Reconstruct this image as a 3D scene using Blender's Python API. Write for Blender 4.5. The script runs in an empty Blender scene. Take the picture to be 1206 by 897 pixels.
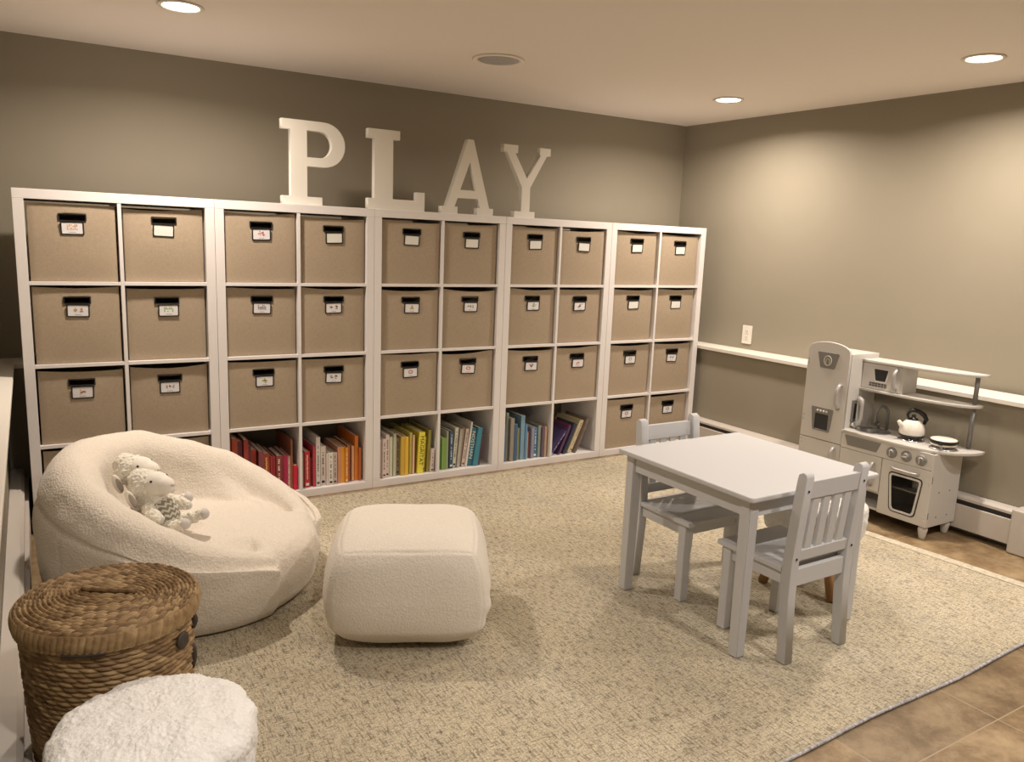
import bpy, bmesh, math, random
from mathutils import Vector, Matrix, noise, Euler
rnd = random.Random(7)
C = bpy.context.scene.collection
S = bpy.context.scene
PI = math.pi

# ------------------------------------------------------------------ camera
cam_d = bpy.data.cameras.new('camera'); cam = bpy.data.objects.new('camera', cam_d); C.objects.link(cam)
F_PX = 918.76
cam_d.sensor_width = 36; cam_d.lens = F_PX / 1206 * 36; cam_d.clip_start = 0.02
cam.matrix_world = (Matrix.Translation((0.0357, -3.7945, 1.3231)) @ Matrix.Rotation(-0.556, 4, 'Z')
                    @ Matrix.Rotation(1.3956, 4, 'X') @ Matrix.Rotation(0.0387, 4, 'Z'))
S.camera = cam
# ------------------------------------------------------------------ world, exposure, lamp values
w = bpy.data.worlds.new('world'); S.world = w; w.use_nodes = True
w.node_tree.nodes['Background'].inputs[0].default_value = (1.0, 0.85, 0.7, 1)
w.node_tree.nodes['Background'].inputs[1].default_value = 0.05
S.view_settings.view_transform = 'Standard'; S.view_settings.look = 'None'
S.view_settings.exposure = 0.0; S.view_settings.gamma = 1.0; S.view_settings.use_curve_mapping = False
LAMP_COLOR = (1.0, 0.865, 0.74); REAR_FILL_COLOR = (1.0, 0.91, 0.82); LAMP_W = 22.5; GLOW = 14.0
ZC = 2.17
LAMPS = [(.594, -.38, 'recessed ceiling light nearest the left wall above the shelves', 1.0),
         (3.478, -.464, 'recessed ceiling light nearest the far right corner of the room', 1.0),
         (3.538, -1.843, 'recessed ceiling light above the toy kitchen, nearest the viewer on the right', 1.0),
         (.60, -3.35, 'added fill light, unseen behind the viewer on the left', .8),  # rear row: unseen lamps added to fill the side facing the camera
         (3.55, -3.35, 'added fill light, unseen behind the viewer on the right', .8),
         (2.05, -3.35, 'added fill light, unseen behind the viewer in the middle', .75)]

# ------------------------------------------------------------------ materials
def mat(name, col, rough=.6, bump=None, var=0.0, var_scale=6, metal=0, spec=.5, emit=None, sheen=0):
    m = bpy.data.materials.new(name); m.use_nodes = True
    nt = m.node_tree; b = nt.nodes['Principled BSDF']
    b.inputs['Base Color'].default_value = (*col, 1); b.inputs['Roughness'].default_value = rough
    b.inputs['Metallic'].default_value = metal; b.inputs['Specular IOR Level'].default_value = spec
    if sheen: b.inputs['Sheen Weight'].default_value = sheen
    tc = nt.nodes.new('ShaderNodeTexCoord')
    if var:
        n = nt.nodes.new('ShaderNodeTexNoise'); n.inputs['Scale'].default_value = var_scale
        n.inputs['Detail'].default_value = 5
        r = nt.nodes.new('ShaderNodeValToRGB')
        r.color_ramp.elements[0].position = .3; r.color_ramp.elements[1].position = .7
        r.color_ramp.elements[0].color = (*[c * (1 - var) for c in col], 1)
        r.color_ramp.elements[1].color = (*[min(1, c * (1 + var)) for c in col], 1)
        nt.links.new(tc.outputs['Object'], n.inputs['Vector'])
        nt.links.new(n.outputs['Fac'], r.inputs['Fac']); nt.links.new(r.outputs['Color'], b.inputs['Base Color'])
    if bump:
        sc, st, dist = bump[:3]
        n = nt.nodes.new('ShaderNodeTexNoise'); n.inputs['Scale'].default_value = sc; n.inputs['Detail'].default_value = 4
        bp = nt.nodes.new('ShaderNodeBump'); bp.inputs['Strength'].default_value = st; bp.inputs['Distance'].default_value = dist
        nt.links.new(tc.outputs['Object'], n.inputs['Vector'])
        nt.links.new(n.outputs['Fac'], bp.inputs['Height']); nt.links.new(bp.outputs['Normal'], b.inputs['Normal'])
    if emit:
        b.inputs['Emission Color'].default_value = (*emit[0], 1); b.inputs['Emission Strength'].default_value = emit[1]
    return m

WHITE = mat('white_foil', (.76, .73, .72), .42, (400, .05, .0005))
WPAINT = mat('white_painted_wood', (.57, .575, .59), .6, (60, .06, .0006))
LETTER = mat('cream_painted_wood', (.74, .71, .64), .5, (80, .06, .0006))
TRIM = mat('ledge_paint', (.78, .74, .67), .45, (50, .05, .0005))
HEAT = mat('heater_enamel', (.58, .54, .49), .4, (30, .04, .0005))
DARKGAP = mat('heater_dark_inside', (.03, .027, .024), .8, var=.2)
WALL = mat('olive_grey_wall_paint', (.300, .268, .205), .75, (160, .12, .0008), var=.02, var_scale=3)
CEIL = mat('ceiling_paint', (.88, .81, .74), .85, (140, .10, .0006))
KWHITE = mat('toy_kitchen_white', (.60, .58, .55), .4, (50, .04, .0004))
KGREY = mat('toy_kitchen_silver', (.24, .235, .225), .36, (90, .04, .0003), metal=.3)
KHAND = mat('toy_kitchen_handle', (.44, .425, .41), .34, (90, .04, .0003), metal=.25)
KDARK = mat('toy_kitchen_dark_glass', (.03, .032, .036), .18, (20, .02, .0002))
CHROME = mat('bright_chrome', (.72, .72, .73), .2, (50, .02, .0002), metal=1)
BLACKP = mat('black_plastic', (.012, .012, .013), .35, (80, .04, .0003))
POTWHITE = mat('cream_enamel', (.80, .76, .68), .25, (20, .02, .0002))
BLACKRIM = mat('black_rim', (.012, .011, .010), .5, (100, .04, .0003))
CARD = mat('label_card', (.80, .79, .74), .5, (100, .03, .0002))
CARDP = mat('picture_card', (.80, .79, .82), .45, (100, .03, .0002))
PAGES = mat('book_pages', (.60, .54, .45), .8, (300, .3, .0006), var=.12, var_scale=60)
WOODLEG = mat('wood_leg', (.36, .19, .075), .45, (40, .1, .0006), var=.25, var_scale=14)
LEATHER = mat('dark_leather', (.045, .035, .028), .55, (120, .2, .0006))
PLASTIC = mat('outlet_plastic', (.80, .76, .68), .35, (60, .03, .0002))
GRILLE = mat('speaker_grille', (.42, .40, .38), .6, (420, .6, .001))
SCREW = mat('dark_screw', (.03, .03, .03), .4, (60, .03, .0002), metal=.5)

def N(nt, t, **kw):
    n = nt.nodes.new(t)
    for k, v in kw.items(): setattr(n, k, v)
    return n

def sherpa(name, col, sc=130, st=.75, dist=.006, var=.10):
    m = mat(name, col, .95, sheen=.25, spec=.1)
    nt = m.node_tree; b = nt.nodes['Principled BSDF']; L = nt.links.new
    tc = N(nt, 'ShaderNodeTexCoord')
    n = N(nt, 'ShaderNodeTexNoise'); n.inputs['Scale'].default_value = sc; n.inputs['Detail'].default_value = 4; n.inputs['Distortion'].default_value = 1.2
    v = N(nt, 'ShaderNodeTexVoronoi'); v.inputs['Scale'].default_value = sc * .85
    L(tc.outputs['Object'], n.inputs['Vector']); L(n.outputs['Color'], v.inputs['Vector'])
    mm = N(nt, 'ShaderNodeMath', operation='ADD'); L(n.outputs['Fac'], mm.inputs[0])
    v2 = N(nt, 'ShaderNodeTexVoronoi'); v2.inputs['Scale'].default_value = sc * .8
    L(tc.outputs['Object'], v2.inputs['Vector']); L(v2.outputs['Distance'], mm.inputs[1])
    bp = N(nt, 'ShaderNodeBump'); bp.inputs['Strength'].default_value = st; bp.inputs['Distance'].default_value = dist
    L(mm.outputs[0], bp.inputs['Height']); L(bp.outputs['Normal'], b.inputs['Normal'])
    r = N(nt, 'ShaderNodeValToRGB'); r.color_ramp.elements[0].position = .3; r.color_ramp.elements[1].position = .65
    r.color_ramp.elements[0].color = (*[c * (1 - var * 1.6) for c in col], 1); r.color_ramp.elements[1].color = (*[min(1, c * (1 + var * .6)) for c in col], 1)
    L(n.outputs['Fac'], r.inputs['Fac']); L(r.outputs['Color'], b.inputs['Base Color'])
    return m
SHERPA = sherpa('cream_sherpa', (.74, .675, .585), 160, .45, .004, .06)
SHERPA2 = sherpa('cream_sherpa_pouf', (.78, .725, .64), 170, .35, .0035, .05)
SHAG = sherpa('white_shag', (.90, .89, .87), 150, .45, .005, .03)
WOOL = sherpa('plush_wool', (.84, .80, .70), 190, .6, .004, .06)
PLUSH = mat('plush_smooth', (.84, .80, .72), .9, (300, .3, .001), sheen=.3)
PADS = mat('plush_grey_pads', (.60, .57, .54), .9, (300, .3, .001))
EARIN = mat('plush_ear_inside', (.42, .36, .33), .9, (300, .3, .001))

def mat_fabric():
    m = mat('beige_linen_fabric', (.42, .345, .262), .9, spec=.2); nt = m.node_tree; b = nt.nodes['Principled BSDF']; L = nt.links.new
    tc = N(nt, 'ShaderNodeTexCoord'); fac = []
    for s in ((60, 60, 900), (900, 60, 60)):
        mp = N(nt, 'ShaderNodeMapping'); mp.inputs['Scale'].default_value = s
        n = N(nt, 'ShaderNodeTexNoise'); n.inputs['Scale'].default_value = 1; n.inputs['Detail'].default_value = 2
        L(tc.outputs['Object'], mp.inputs[0]); L(mp.outputs[0], n.inputs['Vector']); fac.append(n)
    a = N(nt, 'ShaderNodeMath', operation='ADD'); L(fac[0].outputs['Fac'], a.inputs[0]); L(fac[1].outputs['Fac'], a.inputs[1])
    h = N(nt, 'ShaderNodeMath', operation='MULTIPLY'); h.inputs[1].default_value = .5; L(a.outputs[0], h.inputs[0])
    r = N(nt, 'ShaderNodeValToRGB'); r.color_ramp.elements[0].position = .35; r.color_ramp.elements[1].position = .65
    r.color_ramp.elements[0].color = (.33, .262, .185, 1); r.color_ramp.elements[1].color = (.44, .355, .262, 1)
    L(h.outputs[0], r.inputs['Fac']); L(r.outputs['Color'], b.inputs['Base Color'])
    bp = N(nt, 'ShaderNodeBump'); bp.inputs['Strength'].default_value = .35; bp.inputs['Distance'].default_value = .0012
    L(h.outputs[0], bp.inputs['Height']); L(bp.outputs['Normal'], b.inputs['Normal'])
    return m
FABRIC = mat_fabric()

def mat_rug():
    m = mat('woven_wool_rug', (.5, .43, .33), .95, spec=.1); nt = m.node_tree; b = nt.nodes['Principled BSDF']; L = nt.links.new
    tc = N(nt, 'ShaderNodeTexCoord')
    def nz(scale, detail=4, rough=.6):
        mp = N(nt, 'ShaderNodeMapping'); mp.inputs['Scale'].default_value = scale
        n = N(nt, 'ShaderNodeTexNoise'); n.inputs['Scale'].default_value = 1; n.inputs['Detail'].default_value = detail; n.inputs['Roughness'].default_value = rough
        L(tc.outputs['Object'], mp.inputs[0]); L(mp.outputs[0], n.inputs['Vector']); return n.outputs['Fac']
    def ramp(f, stops):
        r = N(nt, 'ShaderNodeValToRGB'); cr = r.color_ramp
        cr.elements[0].position, cr.elements[0].color = stops[0][0], (*stops[0][1], 1)
        cr.elements[1].position, cr.elements[1].color = stops[-1][0], (*stops[-1][1], 1)
        for p, c in stops[1:-1]: e = cr.elements.new(p); e.color = (*c, 1)
        L(f, r.inputs['Fac']); return r.outputs['Color']
    def mix(a, bb, f, mode='MULTIPLY'):
        x = N(nt, 'ShaderNodeMix', data_type='RGBA', blend_type=mode)
        if isinstance(f, float): x.inputs['Factor'].default_value = f
        else: L(f, x.inputs['Factor'])
        L(a, x.inputs['A']); L(bb, x.inputs['B']); return x.outputs['Result']
    base = ramp(nz((1.2, 1.2, 1), 6, .65), [(.3, (.46, .405, .305)), (.5, (.56, .50, .38)), (.72, (.64, .585, .475))])
    streak = ramp(nz((160, 26, 1), 3, .6), [(.36, (.30, .29, .30)), (.46, (.90, .89, .87)), (.6, (1.04, 1.04, 1.04))])
    cross = ramp(nz((40, 150, 1), 3, .6), [(.36, (.34, .33, .35)), (.46, (.95, .95, .93)), (.65, (1.08, 1.07, 1.04))])
    fine = ramp(nz((210, 170, 1), 3, .7), [(.34, (.52, .50, .48)), (.5, (1, 1, 1)), (.68, (1.32, 1.29, 1.22))])
    grey = ramp(nz((3.2, 1.0, 1), 5, .7), [(.46, (1, 1, 1)), (.66, (.70, .74, .84))])
    c = mix(base, streak, .72); c = mix(c, cross, .6); c = mix(c, fine, .9); c = mix(c, grey, .45)
    L(c, b.inputs['Base Color'])
    hn = nz((170, 60, 1), 4)
    bp = N(nt, 'ShaderNodeBump'); bp.inputs['Strength'].default_value = .6; bp.inputs['Distance'].default_value = .004
    L(hn, bp.inputs['Height']); L(bp.outputs['Normal'], b.inputs['Normal'])
    return m
RUG = mat_rug()
RUGEDGE = mat('rug_selvedge', (.60, .54, .42), .95, (180, .9, .004), var=.2, var_scale=60)
RUGBIND = mat('rug_binding', (.42, .41, .42), .95, (200, .8, .004), var=.5, var_scale=90)

def mat_tile():
    m = mat('brown_stone_tile', (.3, .2, .12), .42); nt = m.node_tree; b = nt.nodes['Principled BSDF']; L = nt.links.new
    tc = N(nt, 'ShaderNodeTexCoord')
    mp = N(nt, 'ShaderNodeMapping'); T = .515
    mp.inputs['Location'].default_value = (-2.385 / T + 10, 2.79 / T + 10, 0); mp.inputs['Scale'].default_value = (1 / T, 1 / T, 1)
    L(tc.outputs['Object'], mp.inputs[0])
    br = N(nt, 'ShaderNodeTexBrick'); br.offset = 0; br.inputs['Scale'].default_value = 1
    br.inputs['Brick Width'].default_value = 1; br.inputs['Row Height'].default_value = 1; br.inputs['Mortar Size'].default_value = .0042
    br.inputs['Color1'].default_value = (.85, .85, .85, 1); br.inputs['Color2'].default_value = (1.1, 1.08, 1.05, 1); br.inputs['Mortar'].default_value = (0, 0, 0, 1)
    L(mp.outputs[0], br.inputs['Vector'])
    n = N(nt, 'ShaderNodeTexNoise'); n.inputs['Scale'].default_value = 5.5; n.inputs['Detail'].default_value = 10; n.inputs['Roughness'].default_value = .72; n.inputs['Distortion'].default_value = .15
    L(tc.outputs['Object'], n.inputs['Vector'])
    r = N(nt, 'ShaderNodeValToRGB'); cr = r.color_ramp
    cr.elements[0].position = .3; cr.elements[0].color = (.105, .066, .032, 1); cr.elements[1].position = .70; cr.elements[1].color = (.43, .32, .19, 1)
    e = cr.elements.new(.46); e.color = (.22, .15, .08, 1); e = cr.elements.new(.55); e.color = (.31, .225, .13, 1)
    L(n.outputs['Fac'], r.inputs['Fac'])
    x = N(nt, 'ShaderNodeMix', data_type='RGBA', blend_type='MULTIPLY'); x.inputs['Factor'].default_value = 1
    L(r.outputs['Color'], x.inputs['A']); L(br.outputs['Color'], x.inputs['B'])
    y = N(nt, 'ShaderNodeMix', data_type='RGBA'); L(br.outputs['Fac'], y.inputs['Factor']); L(x.outputs['Result'], y.inputs['A'])
    y.inputs['B'].default_value = (.37, .285, .18, 1); L(y.outputs['Result'], b.inputs['Base Color'])
    bp = N(nt, 'ShaderNodeBump'); bp.inputs['Strength'].default_value = .25; bp.inputs['Distance'].default_value = .004
    L(n.outputs['Fac'], bp.inputs['Height']); L(bp.outputs['Normal'], b.inputs['Normal'])
    return m
TILE = mat_tile()

def mat_wicker():
    m = mat('water_hyacinth', (.3, .18, .08), .6, spec=.35); nt = m.node_tree; b = nt.nodes['Principled BSDF']; L = nt.links.new
    at = N(nt, 'ShaderNodeAttribute'); at.attribute_name = 'strand'
    tc = N(nt, 'ShaderNodeTexCoord')
    n = N(nt, 'ShaderNodeTexNoise'); n.inputs['Scale'].default_value = 45; n.inputs['Detail'].default_value = 4; L(tc.outputs['Object'], n.inputs['Vector'])
    a = N(nt, 'ShaderNodeMath', operation='MULTIPLY_ADD'); a.inputs[1].default_value = .55; L(n.outputs['Fac'], a.inputs[0]); 
    s = N(nt, 'ShaderNodeMath', operation='MULTIPLY_ADD'); s.inputs[1].default_value = .32; s.inputs[2].default_value = .09; L(at.outputs['Fac'], s.inputs[0]); L(s.outputs[0], a.inputs[2])
    r = N(nt, 'ShaderNodeValToRGB'); cr = r.color_ramp
    cr.elements[0].position = .2; cr.elements[0].color = (.075, .042, .018, 1); cr.elements[1].position = .8; cr.elements[1].color = (.50, .36, .19, 1)
    e = cr.elements.new(.5); e.color = (.25, .155, .072, 1)
    L(a.outputs[0], r.inputs['Fac']); L(r.outputs['Color'], b.inputs['Base Color'])
    n2 = N(nt, 'ShaderNodeTexNoise'); n2.inputs['Scale'].default_value = 260; L(tc.outputs['Object'], n2.inputs['Vector'])
    bp = N(nt, 'ShaderNodeBump'); bp.inputs['Strength'].default_value = .4; bp.inputs['Distance'].default_value = .0015
    L(n2.outputs['Fac'], bp.inputs['Height']); L(bp.outputs['Normal'], b.inputs['Normal'])
    return m
WICKER = mat_wicker()

def mat_chevron():
    m = mat('chevron_knit', (.6, .57, .5), .95, (250, .5, .001)); nt = m.node_tree; b = nt.nodes['Principled BSDF']; L = nt.links.new
    tc = N(nt, 'ShaderNodeTexCoord'); sp = N(nt, 'ShaderNodeSeparateXYZ'); L(tc.outputs['Object'], sp.inputs[0])
    pp = N(nt, 'ShaderNodeMath', operation='PINGPONG'); pp.inputs[1].default_value = .0075; L(sp.outputs['Y'], pp.inputs[0])
    a = N(nt, 'ShaderNodeMath', operation='ADD'); L(sp.outputs['Z'], a.inputs[0]); L(pp.outputs[0], a.inputs[1])
    mo = N(nt, 'ShaderNodeMath', operation='PINGPONG'); mo.inputs[1].default_value = .0075; L(a.outputs[0], mo.inputs[0])
    g = N(nt, 'ShaderNodeMath', operation='GREATER_THAN'); g.inputs[1].default_value = .0040; L(mo.outputs[0], g.inputs[0])
    x = N(nt, 'ShaderNodeMix', data_type='RGBA'); L(g.outputs[0], x.inputs['Factor'])
    x.inputs['A'].default_value = (.27, .25, .19, 1); x.inputs['B'].default_value = (.66, .63, .55, 1)
    L(x.outputs['Result'], b.inputs['Base Color'])
    return m
CHEVRON = mat_chevron()

# ------------------------------------------------------------------ geometry helpers
def link(name, me, m, parent=None, loc=None, rot=None):
    o = bpy.data.objects.new(name, me); C.objects.link(o)
    if m is not None and me is not None and len(me.materials) == 0: me.materials.append(m)
    if parent: o.parent = parent
    if loc is not None: o.location = loc
    if rot is not None: o.rotation_euler = rot
    return o
def obj(name, bm, m, parent=None, loc=None, rot=None, smooth=False):
    me = bpy.data.meshes.new(name)
    bmesh.ops.recalc_face_normals(bm, faces=bm.faces)
    bm.to_mesh(me); bm.free()
    if smooth:
        for p in me.polygons: p.use_smooth = True
    return link(name, me, m, parent, loc, rot)
def auto_smooth(o, ang=35):
    me = o.data; c = math.cos(math.radians(ang))
    for p in me.polygons: p.use_smooth = True
    bm = bmesh.new(); bm.from_mesh(me)
    for e in bm.edges:
        if len(e.link_faces) == 2 and e.link_faces[0].normal.dot(e.link_faces[1].normal) < c: e.smooth = False
    bm.to_mesh(me); bm.free(); return o
def empty(name, loc, label, cat, rotz=0, group=None, rot=None):
    o = bpy.data.objects.new(name, None); C.objects.link(o); o.location = loc
    o.rotation_euler = rot if rot else (0, 0, rotz); o.empty_display_size = .1
    return tag(o, label, cat, group)
def tag(o, label, cat, group=None, kind=None):
    o['label'] = label; o['category'] = cat
    if group: o['group'] = group
    if kind: o['kind'] = kind
    return o
def struct(o): o['kind'] = 'structure'; return o
def box(bm, x0, x1, y0, y1, z0, z1, bev=0.0, seg=2, M=None):
    r = bmesh.ops.create_cube(bm, size=1)
    vs = r['verts']
    for v in vs:
        v.co = Vector((x0 + (v.co.x + .5) * (x1 - x0), y0 + (v.co.y + .5) * (y1 - y0), z0 + (v.co.z + .5) * (z1 - z0)))
    if bev:
        es = list({e for v in vs for e in v.link_edges})
        rr = bmesh.ops.bevel(bm, geom=es, offset=bev, segments=seg, affect='EDGES', profile=.5)
        vs = list({v for f in rr['faces'] for v in f.verts} | {v for v in vs if v.is_valid})
    if M: bmesh.ops.transform(bm, matrix=M, verts=vs)
    return vs
def B(*a, **k): bm = bmesh.new(); box(bm, *a, **k); return bm
def tube(bm, pts, r, seg=12, caps=True, radii=None):
    pts = [Vector(p) for p in pts]; rings = []
    prev = None
    for i, p in enumerate(pts):
        t = (pts[min(i + 1, len(pts) - 1)] - pts[max(i - 1, 0)]).normalized()
        if prev is None:
            u = t.orthogonal().normalized()
        else:
            u = (prev - t * prev.dot(t)).normalized()
        prev = u; v = t.cross(u); rr = radii[i] if radii else r
        rings.append([bm.verts.new(p + (u * math.cos(2 * PI * k / seg) + v * math.sin(2 * PI * k / seg)) * rr) for k in range(seg)])
    for a, b in zip(rings, rings[1:]):
        for k in range(seg): bm.faces.new((a[k], a[(k + 1) % seg], b[(k + 1) % seg], b[k]))
    if caps:
        bm.faces.new(rings[0][::-1]); bm.faces.new(rings[-1])
def lathe(bm, prof, seg=32, cx=0, cy=0, M=None):
    rings = []; new = []
    for r, z in prof:
        if r < 1e-6: vs = [bm.verts.new((cx, cy, z))]
        else: vs = [bm.verts.new((cx + r * math.cos(2 * PI * k / seg), cy + r * math.sin(2 * PI * k / seg), z)) for k in range(seg)]
        rings.append(vs); new += vs
    for a, b in zip(rings, rings[1:]):
        for k in range(seg):
            k2 = (k + 1) % seg
            if len(a) == 1 and len(b) == 1: continue
            if len(a) == 1: bm.faces.new((a[0], b[k], b[k2]))
            elif len(b) == 1: bm.faces.new((a[k], a[k2], b[0]))
            else: bm.faces.new((a[k], a[k2], b[k2], b[k]))
    if M: bmesh.ops.transform(bm, matrix=M, verts=new)
    return new
def outline_mesh(loops, thick, bevel=0.0):
    """2D loops (first outer, others holes) filled and extruded: local XY outline, z from 0 to thick"""
    cu = bpy.data.curves.new('tmp', 'CURVE'); cu.dimensions = '2D'; cu.fill_mode = 'BOTH'
    for lp in loops:
        sp = cu.splines.new('POLY'); sp.points.add(len(lp) - 1); sp.use_cyclic_u = True
        for p, q in zip(sp.points, lp): p.co = (q[0], q[1], 0, 1)
    cu.extrude = max(thick / 2 - bevel, 1e-5); cu.bevel_depth = bevel; cu.bevel_resolution = 1; cu.offset = -bevel
    o = bpy.data.objects.new('tmp', cu); C.objects.link(o)
    bpy.context.view_layer.update()
    me = bpy.data.meshes.new_from_object(o.evaluated_get(bpy.context.evaluated_depsgraph_get()))
    bpy.data.objects.remove(o); bpy.data.curves.remove(cu)
    me.materials.clear()
    me.transform(Matrix.Translation((0, 0, thick / 2)))
    bm = bmesh.new(); bm.from_mesh(me); bmesh.ops.remove_doubles(bm, verts=bm.verts, dist=1e-5)
    bmesh.ops.recalc_face_normals(bm, faces=bm.faces); bm.to_mesh(me); bm.free()
    return me
# plane maps: outline (a,b) plus depth -> world
MAP_XZ = Matrix(((1, 0, 0, 0), (0, 0, 1, 0), (0, 1, 0, 0), (0, 0, 0, 1)))       # (a,b)->(x,z), depth -> +y
MAP_YZ = Matrix(((0, 0, 1, 0), (-1, 0, 0, 0), (0, 1, 0, 0), (0, 0, 0, 1)))     # (a,b)->(-y,z), depth -> +x
def flat(name, loops, thick, m, parent=None, plane=None, off=(0, 0, 0), bevel=0.0):
    me = outline_mesh(loops, thick, bevel)
    if plane is not None: me.transform(plane)
    me.transform(Matrix.Translation(off)); me.name = name
    if plane is not None and plane.determinant() < 0: me.flip_normals()
    return link(name, me, m, parent)
def text_mesh(txt, size, thick):
    cu = bpy.data.curves.new('t', 'FONT'); cu.body = txt; cu.size = size; cu.extrude = thick; cu.align_x = 'CENTER'; cu.align_y = 'CENTER'; cu.resolution_u = 2
    o = bpy.data.objects.new('t', cu); C.objects.link(o); bpy.context.view_layer.update()
    me = bpy.data.meshes.new_from_object(o.evaluated_get(bpy.context.evaluated_depsgraph_get()))
    bpy.data.objects.remove(o); bpy.data.curves.remove(cu); me.materials.clear(); return me
def rrect(x0, x1, y0, y1, r, n=5):
    out = []
    for cx, cy, a in ((x1 - r, y1 - r, 0), (x0 + r, y1 - r, 90), (x0 + r, y0 + r, 180), (x1 - r, y0 + r, 270)):
        for k in range(n + 1):
            t = math.radians(a + 90 * k / n); out.append((cx + r * math.cos(t), cy + r * math.sin(t)))
    return out
def rpoly(pts, r, n=4):
    out = []; L = len(pts)
    for i in range(L):
        p = Vector(pts[i]); a = (Vector(pts[i - 1]) - p); b = (Vector(pts[(i + 1) % L]) - p)
        p0 = p + a.normalized() * min(r, a.length * .45); p1 = p + b.normalized() * min(r, b.length * .45)
        for k in range(n + 1):
            t = k / n; q = p0 * (1 - t) ** 2 + p * 2 * t * (1 - t) + p1 * t * t; out.append((q.x, q.y))
    return out
def circ(cx, cy, r, n=28, ry=None): return [(cx + r * math.cos(2 * PI * k / n), cy + (ry or r) * math.sin(2 * PI * k / n)) for k in range(n)]

# ------------------------------------------------------------------ the room
XW0, YW0 = 4.015, .435     # far right corner
XW1, YW1 = 4.125, -1.71    # a point of the right wall
def xwall(y): return XW0 + (XW1 - XW0) * (y - YW0) / (YW1 - YW0)
YF = -6.0; XL = -.21; YBL = .60
def quadslab(name, p, q, z0, z1, t, m):
    """vertical slab between ground points p and q, thickness t to the right of p->q"""
    p = Vector(p); q = Vector(q); d = (q - p).normalized(); n = Vector((d.y, -d.x)) * t
    bm = bmesh.new(); vs = []
    for z in (z0, z1):
        for s in (p, q, q + n, p + n): vs.append(bm.verts.new((s.x, s.y, z)))
    for f in ((0, 1, 2, 3), (7, 6, 5, 4), (0, 4, 5, 1), (1, 5, 6, 2), (2, 6, 7, 3), (3, 7, 4, 0)): bm.faces.new([vs[i] for i in f])
    return struct(obj(name, bm, m))
struct(obj('floor', B(-.6, 5.0, YF - .2, 1.0, -.08, 0), TILE))
struct(obj('ceiling', B(-.6, 5.0, YF - .2, 1.0, ZC, ZC + .1), CEIL))
quadslab('wall_back', (XW0 + .12, YW0 - .006), (XL - .15, YBL + .006), 0, ZC, .1, WALL)
quadslab('wall_right', (xwall(YF), YF), (XW0, YW0), 0, ZC, .1, WALL)
quadslab('wall_left', (XL, YBL + .1), (XL, YF), 0, ZC, .1, WALL)
quadslab('wall_front', (XL - .1, YF), (xwall(YF) + .1, YF), 0, ZC, .1, WALL)
# thicker lower walls under the ledge (foundation bump-out)
XLR, XLL, ZL = 3.905, -.092, .69
struct(obj('wall_lower_right', B(XLR, 4.05, YF + .005, .43, .0005, ZL - .022), WALL))
struct(obj('wall_lower_left', B(XL + .001, XLL, YF + .005, .58, .0005, ZL - .022), WALL))
struct(obj('wall_lower_back', B(XLL + .001, XLR - .001, .405, .44, .0005, ZL - .022), WALL))
def ledge_r():
    bm = bmesh.new(); box(bm, XLR - .03, 4.10, YF + .005, .398, ZL - .022, ZL, .002); return bm
struct(obj('trim_1', ledge_r(), TRIM))
struct(obj('trim_2', B(XL + .001, XLL + .045, YF + .005, .398, ZL - .022, ZL, .002), TRIM))
struct(obj('trim_3', B(XL + .001, 4.02, .399, .60, ZL - .022, ZL, .002), TRIM))

def heater(name, xb, xf, y0, y1, label, cap_y=None):
    """hydronic baseboard heater running along y; xb back side, xf front side"""
    s = 1 if xf > xb else -1; D = abs(xf - xb)
    t = empty(name, ((xb + xf) / 2, (y0 + y1) / 2, 0), label, 'heater'); ox, oy = (xb + xf) / 2, (y0 + y1) / 2
    def X(d): return xb + s * d - ox
    def slab(d0, d1, z0, z1, bev=.0015):
        a, b = sorted((X(d0), X(d1))); return B(a, b, y0 - oy, y1 - oy, z0, z1, bev)
    obj('back_plate', slab(.0005, .004, .02, .195), HEAT, t)
    bm = bmesh.new()
    pr = [(.003, .193), (.003, .199), (D * .62, .199), (D * .80, .186), (D * .80, .174), (D * .76, .174), (D * .76, .183), (D * .6, .193)]
    vs = [[bm.verts.new((X(d), yy - oy, z)) for d, z in pr] for yy in (y0, y1)]
    for i in range(len(pr)):
        j = (i + 1) % len(pr); bm.faces.new((vs[0][i], vs[0][j], vs[1][j], vs[1][i]))
    bm.faces.new(vs[0]); bm.faces.new(vs[1][::-1])
    obj('top_cover', bm, HEAT, t)
    obj('dark_slot', slab(.01, D * .72, .03, .172), DARKGAP, t)
    bm = slab(D * .9, D, .035, .148, .002); a, b = sorted((X(D * .78), X(D)));
    box(bm, a, b, y0 - oy, y1 - oy, .146, .152, .001)
    obj('front_panel', bm, HEAT, t)
    if cap_y is not None:
        a, b = sorted((X(-.0 + .001), X(D + .02)))
        obj('end_cap', B(a, b, cap_y - oy, y0 - oy + .001, .002, .212, .008, 3), HEAT, t)
    return t
heater('baseboard_heater', XLR, 3.83, -2.10, .39, 'white baseboard heater along the right wall behind the toy kitchen', cap_y=-2.185)
heater('baseboard_heater', XLL, -.022, -5.9, .39, 'white baseboard heater along the left wall beside the round basket')

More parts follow.
